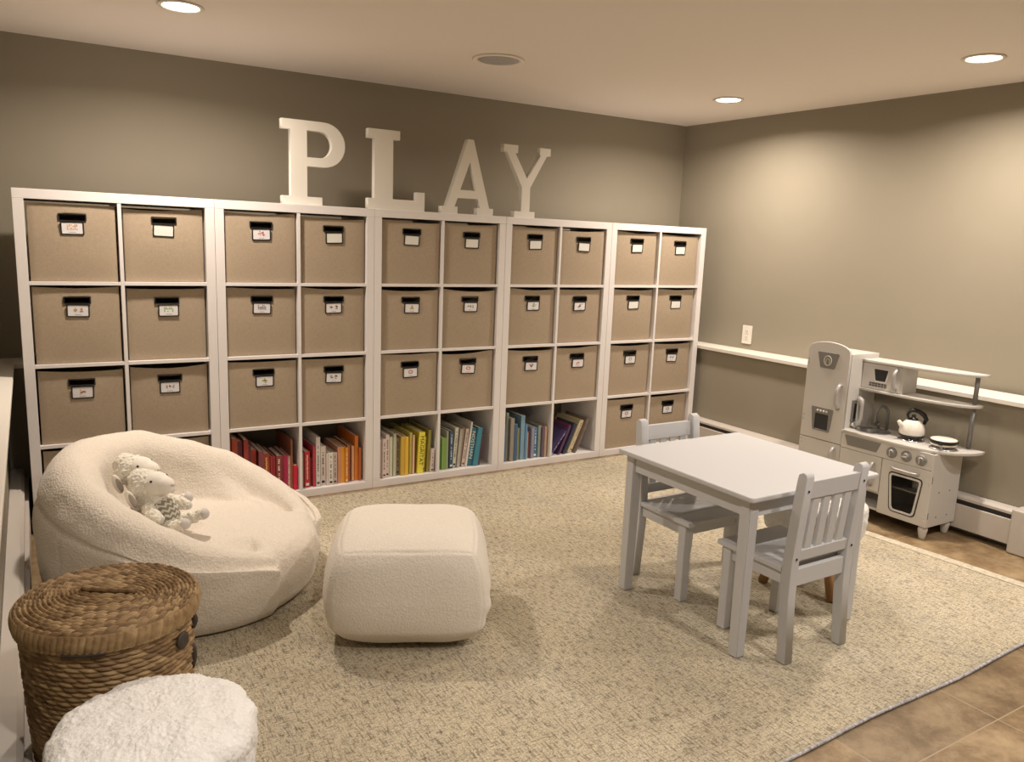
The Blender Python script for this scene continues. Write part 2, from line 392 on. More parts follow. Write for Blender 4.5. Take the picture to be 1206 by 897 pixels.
# outlet on the right wall
ty = -.252
t = empty('wall_outlet', (xwall(ty) - .001, ty, .787), 'white double wall outlet above the ledge right of the shelves', 'outlet', rotz=math.atan2(YW1 - YW0, XW1 - XW0) + PI / 2)
flat('cover_plate', [rrect(-.038, .038, -.06, .06, .004)], .006, PLASTIC, t, MAP_YZ, (-.007, 0, 0), .001)
for dz in (-.02, .02):
    o = flat('socket', [rrect(-.017, .017, dz - .014, dz + .014, .006)], .003, PLASTIC, t, MAP_YZ, (-.009, 0, 0))
    bm = bmesh.new()
    for dy in (-.006, .006): box(bm, -.0095, -.0085, dy - .001, dy + .001, dz - .002, dz + .007)
    box(bm, -.0095, -.0085, -.002, .002, dz - .010, dz - .006)
    obj('slots', bm, SCREW, o)

# ------------------------------------------------------------------ ceiling lights with the added rear fill lamps, and speaker
LENS = mat('lamp_lens', (1, 1, 1), .5, emit=((1.0, .86, .68), GLOW))
for i, (x, y, lab, k) in enumerate(LAMPS):
    t = empty('ceiling_light', (x, y, ZC), lab, 'light')
    bm = bmesh.new(); lathe(bm, [(.066, -.0005), (.082, -.0005), (.085, -.003), (.083, -.006), (.072, -.007), (.066, -.004), (.066, -.0005)], 40)
    obj('trim_ring', bm, mat('lamp_trim_%d' % i, (.78, .74, .68), .4, (40, .03, .0003)) if i == 0 else bpy.data.materials['lamp_trim_0'], t, smooth=True)
    bm = bmesh.new(); lathe(bm, [(0, -.008), (.045, -.0075), (.0655, -.003), (.0655, -.001), (0, -.001)], 40)
    obj('lens', bm, LENS, t, smooth=True)
    ld = bpy.data.lights.new('bulb', 'AREA'); ld.energy = LAMP_W * k; ld.color = LAMP_COLOR if y > -3 else REAR_FILL_COLOR
    ld.shape = 'DISK'; ld.size = .12; ld.spread = math.radians(160)
    lo = bpy.data.objects.new('bulb', ld); C.objects.link(lo); lo.parent = t; lo.location = (0, 0, -.012)
t = empty('ceiling_speaker', (1.981, -.432, ZC), 'round grey in-ceiling speaker above the middle of the shelves', 'speaker')
bm = bmesh.new(); lathe(bm, [(.098, -.0005), (.122, -.0005), (.124, -.004), (.118, -.008), (.104, -.008), (.098, -.003), (.098, -.0005)], 48)
obj('trim_ring', bm, CEIL, t, smooth=True)
bm = bmesh.new(); lathe(bm, [(0, -.006), (.06, -.006), (.0975, -.004), (.0975, -.001), (0, -.001)], 48)
obj('grille', bm, GRILLE, t, smooth=True)

# ------------------------------------------------------------------ rug
def make_rug():
    pts = [(.36, -2.635), (3.515, -2.59), (3.30, -.045), (.40, -.045)]
    t = empty('area_rug', (1.9, -1.3, 0), 'large cream and grey woven area rug on the tile floor', 'rug')
    nx, ny = 120, 100
    def P(u, v):
        a = Vector(pts[0]).lerp(Vector(pts[1]), u); b = Vector(pts[3]).lerp(Vector(pts[2]), u); return a.lerp(b, v)
    bm = bmesh.new(); g = []
    for j in range(ny + 1):
        row = []
        for i in range(nx + 1):
            p = P(i / nx, j / ny); e = min(i, nx - i, j, ny - j)
            z = .010 + .0012 * noise.noise((p.x * 3, p.y * 3, 0)) - (.003 if e == 0 else 0)
            if j == 0: p = p + Vector((0, .008 * noise.noise((p.x * 2.2, 5, 1))))
            row.append(bm.verts.new((p.x - 1.9, p.y + 1.3, z)))
        g.append(row)
    for j in range(ny):
        for i in range(nx): bm.faces.new((g[j][i], g[j][i + 1], g[j + 1][i + 1], g[j + 1][i]))
    edge = [e for e in bm.edges if e.is_boundary]
    r = bmesh.ops.extrude_edge_only(bm, edges=edge)
    for v in r['geom']:
        if isinstance(v, bmesh.types.BMVert): v.co.z = .0006
    obj('pile', bm, RUG, t, smooth=True)
    # pale selvedge strip along the right edge, wrapped binding along the front
    bm = bmesh.new(); n = 60; a = []; b = []
    for k in range(n + 1):
        q = P(1, k / n); a.append(bm.verts.new((q.x - 1.9 - .055, q.y + 1.3, .0118))); b.append(bm.verts.new((q.x - 1.9 + .002, q.y + 1.3, .0112)))
    c = [bm.verts.new((v.co.x + .003, v.co.y, .0008)) for v in b]
    for k in range(n): bm.faces.new((a[k], b[k], b[k + 1], a[k + 1])); bm.faces.new((b[k], c[k], c[k + 1], b[k + 1]))
    obj('selvedge', bm, RUGEDGE, t)
    bm = bmesh.new()
    tube(bm, [(P(k / 90, 0).x - 1.9, P(k / 90, 0).y + 1.3 + .008 * noise.noise((P(k / 90, 0).x * 2.2, 5, 1)), .0058) for k in range(91)], .0052, 8)
    obj('binding', bm, RUGBIND, t, smooth=True)
make_rug()

# ------------------------------------------------------------------ cube shelves
UN = ['left end unit', 'second unit from the left', 'middle unit', 'second unit from the right', 'right end unit']
UN2 = ['left end shelf', 'second shelf from left', 'middle shelf', 'second shelf from right', 'right end shelf']
UX = [(-.006, .769), (.7705, 1.5395), (1.541, 2.3165), (2.318, 3.068), (3.0695, 3.856)]
SH, SD, TO, TI = 1.465, .385, .04, .015
CELLS = {}
def shelf_unit(i):
    x0, x1 = UX[i]; W = x1 - x0
    t = empty('cube_shelf', ((x0 + x1) / 2, SD / 2, .0), ['white eight-cube shelf at the left end, behind the bean bag chair',
        'white eight-cube shelf with red and orange books, right of the left end shelf', 'white eight-cube shelf in the middle of the row, with yellow and green books',
        'white eight-cube shelf with blue and purple books, second from the right end', 'white eight-cube shelf at the right end of the row, beside the right wall'][i],
        'shelf', group='white cube shelves in a row')
    h = W / 2; d = SD / 2
    for z0, z1, nm in ((.001, TO, 'bottom_panel'), (SH - TO, SH, 'top_panel')):
        obj(nm, B(-h, h, -d, d, z0, z1, .0012), WHITE, t)
    for s in (-1, 1):
        a, b = sorted((s * h, s * (h - TO))); obj('side_panel', B(a, b, -d, d, TO + .0003, SH - TO - .0003, .0012), WHITE, t)
    obj('divider', B(-TI / 2, TI / 2, -d + .001, d, TO + .0005, SH - TO - .0005, .0008), WHITE, t)
    cw = (W - 2 * TO - TI) / 2; ch = (SH - 2 * TO - 3 * TI) / 4
    for r in range(1, 4):
        z = TO + r * ch + (r - 1) * TI
        for s in (-1, 1):
            a, b = sorted((s * (TI / 2 + .0003), s * (h - TO - .0003))); obj('shelf_board', B(a, b, -d + .001, d, z, z + TI, .0008), WHITE, t)
    for r in range(4):            # r=0 top
        z = SH - TO - ch - r * (ch + TI)
        for c in range(2):
            cx = (x0 + x1) / 2 + (-1 if c == 0 else 1) * (TI / 2 + cw / 2)
            CELLS[(i, r, c)] = (cx, z, cw, ch)
for i in range(5): shelf_unit(i)

# ------------------------------------------------------------------ fabric bins
def bin_mesh(seed, w, h, d=.34):
    R = random.Random(seed); sag = R.uniform(.001, .016); bul = R.uniform(.002, .007); ph = R.uniform(-.4, .4)
    hx = .05; hz0, hz1 = h - .068, h - .041
    xs = sorted(set([-w / 2 + w * k / 12 for k in range(13)] + [-hx, hx, -w / 2 + .003, w / 2 - .003])); zs = sorted(set([h * k / 10 for k in range(11)] + [hz0, hz1, .003, h - .003]))
    bm = bmesh.new(); V = {}
    for i, x in enumerate(xs):
        for j, z in enumerate(zs):
            u = x / (w / 2); vv = z / h
            y = -bul * (1 - u * u) * math.sin(PI * vv) + .0012 * noise.noise((x * 9 + seed, z * 9, seed))
            zz = z - sag * (vv ** 6) * max(0, (1 - ((u - ph) / 1.2) ** 2)) + (0 if seed % 3 else .004 * vv ** 6 * abs(u))
            e = max(0, abs(x) - (w / 2 - .004)) ; y += e * .8
            V[i, j] = bm.verts.new((x, y, zz))
    for i in range(len(xs) - 1):
        for j in range(len(zs) - 1):
            mx, mz = (xs[i] + xs[i + 1]) / 2, (zs[j] + zs[j + 1]) / 2
            if abs(mx) < hx and hz0 < mz < hz1: continue
            bm.faces.new((V[i, j], V[i + 1, j], V[i + 1, j + 1], V[i, j + 1]))
    nz = len(zs) - 1; nxs = len(xs) - 1
    for i in (0, nxs):
        bk = [bm.verts.new((xs[i], d, z)) for z in zs]
        for j in range(nz): bm.faces.new((V[i, j], V[i, j + 1], bk[j + 1], bk[j]))
        if i == 0: L0 = bk
        else: L1 = bk
    for j in range(nz): bm.faces.new((L0[j], L0[j + 1], L1[j + 1], L1[j]))
    bm.faces.new([V[i, 0] for i in range(nxs + 1)] + [L1[0], L0[0]])
    bmesh.ops.recalc_face_normals(bm, faces=bm.faces)
    g = bmesh.ops.solidify(bm, geom=bm.faces[:], thickness=.003)
    me = bpy.data.meshes.new('fabric_box'); bm.to_mesh(me); bm.free()
    for p in me.polygons: p.use_smooth = True
    me.materials.append(FABRIC)
    return me
PICS = {}   # colours of each label picture: (unit,row,col) -> (description, list of marks)
def mk(cols, kind, seed):
    R = random.Random(seed); out = []
    if kind == 'grid':
        for a in range(6):
            for b in range(4):
                if R.random() < .8: out.append((-.017 + a * .0068, -.004 + b * .0058, .0045, .0038, R.choice(cols)))
    elif kind == 'two':
        for a in (-.011, .011):
            for k in range(7): out.append((a + R.uniform(-.007, .007), R.uniform(-.004, .012), .005, .005, R.choice(cols)))
    elif kind == 'blob':
        for k in range(12): out.append((R.gauss(0, .006), R.gauss(.004, .005), .006, .005, R.choice(cols)))
    elif kind == 'tri':
        for b in range(4):
            for a in range(b + 1): out.append(((a - b / 2) * .006, .012 - b * .005, .005, .0042, R.choice(cols)))
    elif kind == 'ring':
        for k in range(14): out.append((.011 * math.cos(k * .449), .004 + .008 * math.sin(k * .449), .005, .005, R.choice(cols)))
    elif kind == 'row':
        for k in range(3): 
            for q in range(4): out.append((-.015 + k * .015 + R.uniform(-.004, .004), R.uniform(-.003, .011), .005, .005, R.choice(cols)))
    for k in range(5): out.append((-.010 + k * .005, -.0165, .0035, .0016, (.12, .12, .13)))
    return out
O_, G_, R_, K_, T_, BL, PK, GR, YL = (.75, .36, .10), (.18, .42, .06), (.55, .08, .05), (.05, .05, .06), (.38, .22, .10), (.18, .30, .55), (.75, .35, .38), (.3, .3, .32), (.62, .48, .06)
PICDEF = {(0, 0, 0): ('orange grid picture label', [O_, O_, T_, YL], 'grid'), (0, 1, 0): ('red, blue and green toy picture label', [PK, BL, G_, O_], 'two'), (0, 1, 1): ('solid green picture label', [G_, G_, (.3, .45, .1)], 'grid'),
          (0, 2, 0): ('orange and blue toy picture label', [O_, O_, BL], 'blob'), (0, 2, 1): ('three small grey and pink figures label', [GR, PK, K_], 'row'),
          (1, 0, 0): ('red and grey figure label', [R_, PK, GR], 'blob'), (1, 1, 0): ('two rows of small black marks label', [K_, GR], 'grid'), (1, 1, 1): ('yellow and dark red double picture label', [YL, R_, K_], 'two'),
          (1, 2, 0): ('yellow green square picture label', [YL, T_, G_], 'blob'), (1, 2, 1): ('two small black drawings label', [K_, GR], 'two'),
          (2, 1, 0): ('brown stacked triangle picture label', [T_, YL], 'tri'), (2, 1, 1): ('brown flat toy picture label', [T_, K_, YL], 'row'), (2, 2, 0): ('grey and red ring picture label', [GR, PK, R_], 'ring'), (2, 2, 1): ('red round toy picture label', [R_, O_, T_], 'ring'),
          (3, 1, 0): ('green toy picture label', [G_, (.25, .4, .15)], 'blob'), (3, 1, 1): ('dark brown toy picture label', [T_, K_], 'blob'), (3, 2, 0): ('dark red upright toy picture label', [R_, K_], 'blob'), (3, 2, 1): ('large red toy picture label', [R_, PK], 'blob'),
          (4, 2, 0): ('small orange line drawing label', [O_, GR], 'ring'), (4, 2, 1): ('teal and pink double picture label', [(.1, .35, .35), PK, K_], 'two'), (4, 3, 0): ('small grey and red drawing label', [GR, R_], 'ring'), (4, 3, 1): ('small grey and brown drawing label', [GR, T_], 'ring')}
ROWN = ['top row', 'second row', 'third row', 'bottom row']
cmats = {}
def cmat(col, pre='ink'):
    k = (pre, tuple(round(c, 3) for c in col))
    if k not in cmats: cmats[k] = mat('%s_%d' % (pre, len(cmats)), col, .55, (120, .04, .0002))
    return cmats[k]
rim_me = outline_mesh([rrect(-.052, .052, -.0155, .0155, .003, 2), rrect(-.0475, .0475, -.0115, .0115, .002, 2)], .004); rim_me.transform(MAP_XZ); rim_me.transform(Matrix.Translation((0, -.003, 0))); rim_me.materials.append(BLACKRIM)
fr_me = outline_mesh([rrect(-.0435, .0435, -.0275, .0275, .004, 3), rrect(-.0385, .0385, -.0225, .0225, .003, 3)], .004); fr_me.transform(MAP_XZ); fr_me.materials.append(BLACKRIM)
def card_mesh(marks, pic):
    bm = bmesh.new(); me = bpy.data.meshes.new('picture_card')
    box(bm, -.0388, .0388, .0012, .0028, -.0228, .0228)
    me.materials.append(CARDP if pic else CARD); idx = {}
    for (x, z, w_, h_, col) in marks:
        m = cmat(col)
        if m.name not in idx: idx[m.name] = len(me.materials); me.materials.append(m)
        nf = len(bm.faces); box(bm, x - w_ / 2, x + w_ / 2, .0007, .0012, z - h_ / 2, z + h_ / 2)
        bm.faces.ensure_lookup_table()
        for f in bm.faces[nf:]: f.material_index = idx[m.name]
    bm.to_mesh(me); bm.free(); return me
blank = card_mesh([], False)
back_panel_me = None
for (i, r, c), (cx, z, cw, ch) in CELLS.items():
    if r == 3 and i in (1, 2, 3): continue
    seed = i * 8 + r * 2 + c + 1; R = random.Random(seed * 13)
    pic = PICDEF.get((i, r, c))
    side = 'left' if c == 0 else 'right'
    desc = pic[0] if pic else 'plain cream label' if r < 3 else 'mostly hidden by the round chair'
    lab = 'beige bin, %s, %s, %s %s' % (desc, UN2[i], ROWN[r], side)
    t = empty('storage_bin', (cx, .012 + R.uniform(0, .012), z + .0006), lab, 'bin', rotz=R.uniform(-.012, .012), group='beige fabric bins in the cube shelves')
    w_ = min(cw - .012, .325); h_ = ch - R.uniform(.008, .015)
    link('fabric_box', bin_mesh(seed, w_, h_), None, t)
    hzc = h_ - .0545 - R.uniform(0, .002)
    o = link('handle_rim', rim_me, None, t); o.location = (0, -.004, hzc + .0002)
    f = link('label_frame', fr_me, None, t); f.location = (R.uniform(-.004, .006), -.0105, hzc - .044); f.rotation_euler = (.06, R.uniform(-.04, .05), 0)
    cd = link('label_card', card_mesh(mk(pic[1], pic[2], seed), True) if pic else blank, None, f)

# ------------------------------------------------------------------ books
# per cubby: (left, right, top, colour, [options]) in measured strip units; floor line and scale give metres
D1, D2, D3, D4 = (.26, .035, .025), (.42, .06, .03), (.50, .03, .04), (.30, .03, .07)
CUB = {
 (1, 0): ('red', 130, 965, [(130, 165, .300, (.20, .04, .02)), (167, 230, .295, (.33, .05, .02)), (236, 300, .275, (.16, .04, .05)), (304, 358, .285, (.30, .035, .025)), (361, 394, .25, (.12, .03, .03)),
   (397, 465, .225, (.42, .05, .03)), (478, 535, .22, (.20, .05, .06)), (541, 620, .20, (.38, .06, .03), 'y'), (625, 655, .185, (.34, .03, .03)), (657, 686, .185, (.36, .035, .05)), (690, 752, .19, (.24, .05, .04), 'w'),
   (757, 789, .182, (.26, .03, .04)), (791, 840, .182, (.42, .02, .08)), (843, 880, .176, (.60, .30, .28), 'w'), (882, 904, .26, (.34, .13, .07)), (906, 955, .128, (.62, .02, .05))]),
 (1, 1): ('orange', 100, 775, [(100, 136, .185, (.22, .10, .08)), (142, 196, .19, (.50, .03, .035), 'w'), (200, 224, .15, (.30, .04, .05)), (226, 254, .218, (.42, .05, .07)), (257, 300, .262, (.62, .56, .54), 'k'),
   (312, 366, .208, (.72, .66, .60), 'k'), (368, 388, .17, (.66, .56, .52)), (390, 436, .172, (.70, .66, .60), 'k'), (440, 482, .17, (.50, .42, .38), 'k'),
   (492, 530, .197, (.62, .28, .16)), (532, 571, .192, (.75, .38, .04)), (573, 601, .19, (.70, .25, .03), 'w'), (603, 636, .198, (.38, .12, .05)), (655, 684, .19, (.72, .42, .22)), (686, 724, .245, (.68, .20, .03)), (727, 750, .18, (.45, .13, .03))]),
 (2, 0): ('yellow', 72, 830, [(74, 122, .212, (.74, .68, .62), 'k'), (124, 166, .218, (.72, .60, .56), 'k'), (168, 212, .238, (.70, .58, .54), 'k'), (222, 262, .222, (.60, .62, .48)), (270, 306, .238, (.48, .48, .34)),
   (320, 366, .208, (.28, .24, .16), 'k'), (368, 416, .218, (.58, .38, .06)), (418, 462, .215, (.74, .44, .04)), (464, 492, .178, (.38, .38, .10)), (495, 526, .232, (.62, .60, .18)), (528, 548, .22, (.70, .50, .30)), (552, 580, .20, (.22, .05, .03)),
   (584, 660, .232, (.78, .68, .06), 'MAGRITAT', .06), (664, 706, .20, (.66, .55, .07), 'k', .06), (716, 756, .238, (.30, .27, .06), None, .06), (760, 802, .132, (.66, .55, .52), 'k', .06)]),
 (2, 1): ('green', 90, 790, [(92, 146, .19, (.09, .20, .05)), (150, 214, .182, (.20, .34, .08)), (222, 248, .218, (.40, .42, .30)), (254, 300, .22, (.055, .10, .17), 'w'), (306, 350, .232, (.74, .72, .58), 'k', .08), (354, 384, .225, (.42, .40, .36), None, .1),
   (388, 416, .225, (.36, .28, .22), None, .13), (420, 460, .222, (.66, .54, .48), 'k', .15), (464, 486, .262, (.66, .64, .58), None, .16), (490, 556, .222, (.05, .16, .22), 'NOSTHAN', .16), (560, 622, .224, (.05, .22, .30), None, .16), (626, 652, .185, (.10, .05, .07), 'k', .16)]),
 (3, 0): ('blue', 80, 760, [(80, 128, .225, (.07, .17, .34), 'r'), (130, 150, .28, (.18, .19, .17)), (152, 186, .292, (.34, .40, .30)), (188, 240, .262, (.30, .27, .23)), (244, 290, .225, (.06, .12, .24)), (294, 342, .195, (.26, .30, .14)),
   (346, 404, .27, (.20, .34, .46)), (407, 440, .215, (.12, .25, .40)), (446, 462, .16, (.5, .48, .44)), (464, 506, .165, (.36, .16, .14)), (508, 546, .188, (.28, .27, .36)), (550, 606, .188, (.07, .18, .32), 'w'), (612, 634, .196, (.26, .32, .28)), (636, 660, .196, (.34, .38, .32)), (663, 702, .188, (.14, .10, .14)), (705, 738, .19, (.58, .38, .24))]),
 (3, 1): ('purple', 70, 670, [(52, 98, .178, (.07, .055, .16), 'w', .64), (178, 210, .185, (.10, .04, .12), None, .42), (213, 245, .190, (.24, .05, .09), None, .42), (248, 290, .200, (.035, .045, .08), None, .42), (293, 318, .19, (.16, .10, .08), None, .42),
   (322, 356, .215, (.56, .48, .30), None, .42), (359, 396, .215, (.70, .62, .42), 'k', .42), (400, 424, .20, (.16, .11, .09), None, .42), (428, 474, .222, (.22, .18, .14), None, .42)]),
}
def book_unit(w_, h_, d_, col, title, R):
    """returns root mesh (cover) origin at lower right front spine corner; pages child"""
    bm = bmesh.new(); c = .0022 if w_ > .008 else .0012
    box(bm, -w_, 0, 0, .003, 0, h_, .0008, 1)
    box(bm, -w_, -w_ + c, .003, d_, 0, h_, .0004, 1); box(bm, -c, 0, .003, d_, 0, h_, .0004, 1)
    o = obj('book', bm, cmat(col, 'cover'))
    o2 = obj('pages', B(-w_ + c, -c, .003, d_ - .004, .003, h_ - .003), PAGES, o)
    if title and w_ > .006:
        ink = {'k': (.04, .035, .03), 'w': (.78, .74, .66), 'y': (.78, .60, .18), 'r': (.62, .08, .05)}.get(title, (.80, .82, .78) if title.startswith('N') else (.03, .03, .03))
        if len(title) > 1:
            me = text_mesh(title, w_ * .95, .0002)
            xs = [v.co.x for v in me.vertices]; L = max(xs) - min(xs)
            me.transform(Matrix.Diagonal((h_ * .72 / L, 1, 1, 1)))
            me.transform(Matrix(((0, 1, 0, -w_ / 2), (0, 0, -1, -.0004), (-1, 0, 0, h_ * .55), (0, 0, 0, 1))))
            link('spine_title', me, cmat(ink), o)
        else:
            bm = bmesh.new(); z = h_ * .9
            while z > h_ * .22:
                s = R.uniform(.003, .008)
                if R.random() < .75: box(bm, -w_ * R.uniform(.60, .68), -w_ * R.uniform(.36, .42), -.0004, .0003, z - s, z)
                z -= s + R.uniform(.0015, .004)
            box(bm, -w_ * .8, -w_ * .2, -.0004, .0003, h_ * .05, h_ * .05 + w_ * .5)
            obj('spine_title', bm, cmat(ink), o)
    return o
def colour_word(c):
    r, g, b = c; mx = max(c); mn = min(c)
    if mx - mn < .13 * mx + .03:
        return 'white' if mx > .6 else 'grey' if mx > .25 else 'black' if mx < .12 else 'dark grey'
    dark = 'dark ' if mx < .28 else ''
    if r >= g >= b:
        if mn > .45: return 'cream'
        if g < r * .24: return dark + 'red'
        if g < r * .6: return (dark + 'brown') if mx < .45 else 'orange'
        if b > .38 * r: return dark + 'tan' if mx < .52 or b < .48 * r else 'pale pink' if g - b < .1 * r else 'cream'
        return (dark + 'olive') if mx < .5 else 'yellow'
    if r >= b > g: return dark + 'red' if r > 1.8 * b else dark + 'plum'
    if g >= r and g >= b: return dark + 'green' if mx < .45 else 'pale green'
    if b >= r and g >= r: return dark + ('teal' if g > .7 * b else 'blue')
    return dark + 'purple'
ORD = ['first', 'second', 'third', 'fourth', 'fifth', 'sixth', 'seventh', 'eighth', 'ninth', 'tenth', 'eleventh', 'twelfth', 'thirteenth', 'fourteenth', 'fifteenth', 'sixteenth', 'seventeenth']
for (u, c), (nm, l, r_, bks) in CUB.items():
    cx, z, cw, ch = CELLS[(u, 3, c)]; xl = cx - cw / 2; k = cw / (r_ - l); R = random.Random(u * 10 + c)
    prevx = xl + .0004; n = len(bks)
    for bi, bk in enumerate(bks):
        a, b, h_, col = bk[:4]; title = bk[4] if len(bk) > 4 else None; lean = bk[5] if len(bk) > 5 else 0
        if lean < .3: lean *= .8
        cl = math.cos(lean)
        x0 = max(xl + (a - l) * k, prevx); x1 = xl + (b - l) * k
        w_ = max((x1 - x0) * cl, .006)
        h_ = min(h_, ch - .012)
        if h_ * cl + w_ * math.sin(lean) > ch - .006: h_ = (ch - .008 - w_ * math.sin(lean)) / cl
        piv = x0 + w_ / cl
        top = piv + h_ * math.sin(lean)
        if top > cx + cw / 2 - .001: lean = min(lean, math.asin(max(0, (cx + cw / 2 - .002 - piv)) / h_))
        piv = min(piv, cx + cw / 2 - .001); prevx = piv + .0006
        dep = min(.30, max(.15, h_ * R.uniform(.85, 1.1) + .02)); y = R.uniform(.018, .05)
        if h_ < .15: dep = .15
        o = book_unit(w_, h_, dep, col, title, R)
        o.location = (piv, y, z + .0012); o.rotation_euler = (0, lean, 0)
        pos = 'leftmost' if bi == 0 else 'rightmost' if bi == n - 1 else '%s from the left' % ORD[bi]
        tall = 'tall ' if h_ > .25 else 'short ' if h_ < .155 else ''; thin = 'thin ' if w_ < .0135 else ''
        tag(o, '%s%s%s book%s, %s in the %s-book cubby' % (tall, thin, colour_word(col), ' leaning right' if lean > .2 else '', pos, nm), 'book', 'picture books in the %s cubby' % nm)

# ------------------------------------------------------------------ letters
def letter(ch_, x0, loops, w0, label):
    t = empty('wooden_letter', (x0 + w0 / 2, .06, SH), label, 'letter', group='white wooden letters spelling a word on the shelves')
    loops = [[(a - w0 / 2, b) for a, b in lp] for lp in loops]
    me = outline_mesh(loops, .038, .001); me.transform(MAP_XZ); me.flip_normals(); me.transform(Matrix.Translation((0, -.019, .0005)))
    bpy.data.objects.remove(t); o = link('wooden_letter', me, LETTER); o.location = (x0 + w0 / 2, .065, SH)
    tag(o, label, 'letter', 'white wooden letters spelling PLAY')
def arc(cx, cy, rx, ry, a0, a1, n=14): return [(cx + rx * math.cos(math.radians(a0 + (a1 - a0) * k / n)), cy + ry * math.sin(math.radians(a0 + (a1 - a0) * k / n))) for k in range(n + 1)]
P = [[(0, 0), (.196, 0), (.196, .040), (.122, .040), (.122, .183)] + arc(.205, .289, .107, .106, -90, 90) + [(0, .395), (0, .350), (.042, .350), (.042, .040), (0, .040)],
     [(.122, .226)] + arc(.185, .288, .060, .062, -90, 90) + [(.122, .350)]]
L = [[(0, 0), (.315, 0), (.315, .098), (.268, .098), (.268, .055), (.135, .055), (.135, .350), (.172, .350), (.172, .395), (0, .395), (0, .350), (.034, .350), (.034, .055), (0, .055)]]
A = [[(0, 0), (.098, 0), (.098, .038), (.080, .038), (.098, .085), (.222, .085), (.240, .038), (.218, .038), (.218, 0), (.320, 0), (.320, .038), (.295, .038), (.187, .395), (.152, .395), (.030, .038), (0, .038)],
     [(.112, .128), (.168, .275), (.207, .128)]]
Y = [[(.080, 0), (.218, 0), (.218, .035), (.182, .035), (.182, .168), (.288, .352), (.311, .352), (.311, .393), (.238, .393), (.238, .352), (.245, .352), (.160, .215), (.074, .352), (.092, .352), (.092, .393), (0, .393), (0, .352), (.022, .352), (.126, .168), (.126, .035), (.080, .035)]]
letter('P', 1.090, P, .312, 'white wooden letter P standing on the shelves, leftmost of the four')
letter('L', 1.522, L, .315, 'white wooden letter L standing between the P and the A')
letter('A', 1.935, A, .320, 'white wooden letter A standing between the L and the Y')
letter('Y', 2.313, Y, .311, 'white wooden letter Y standing on the shelves, rightmost of the four')

# ------------------------------------------------------------------ kids table and chairs
def make_table():
    x0, x1, y0, y1, h = 1.908, 2.560, -2.222, -1.562, .57
    cx, cy = (x0 + x1) / 2, (y0 + y1) / 2
    t = empty('kids_table', (cx, cy, .0115), 'small white wooden kids table with a rectangular top standing on the rug', 'table')
    W, Dp = (x1 - x0) / 2, (y1 - y0) / 2; h -= .0115
    flat('tabletop', [rrect(-W, W, -Dp, Dp, .014)], .017, WPAINT, t, None, (0, 0, h - .017), .003)
    lw = .044; ix, iy = W - .025, Dp - .027
    for sx in (-1, 1):
        for sy in (-1, 1):
            bm = bmesh.new(); a = box(bm, -.5, .5, -.5, .5, 0, h - .0172, 0)
            for v in bm.verts:
                s = .038 if v.co.z < .1 else lw
                v.co.x = sx * ix + (v.co.x - .5 * sx) * s; v.co.y = sy * iy + (v.co.y - .5 * sy) * s
            bmesh.ops.bevel(bm, geom=bm.edges[:], offset=.003, segments=2, affect='EDGES')
            obj('leg', bm, WPAINT, t)
    for s in (-1, 1):
        a, b = sorted((s * (iy - .008), s * (iy - .026))); obj('apron', B(-ix + lw, ix - lw, a, b, h - .017 - .062, h - .0173, .001), WPAINT, t)
        a, b = sorted((s * (ix - .008), s * (ix - .026))); obj('apron', B(a, b, -iy + lw, iy - lw, h - .017 - .062, h - .0173, .001), WPAINT, t)
make_table()
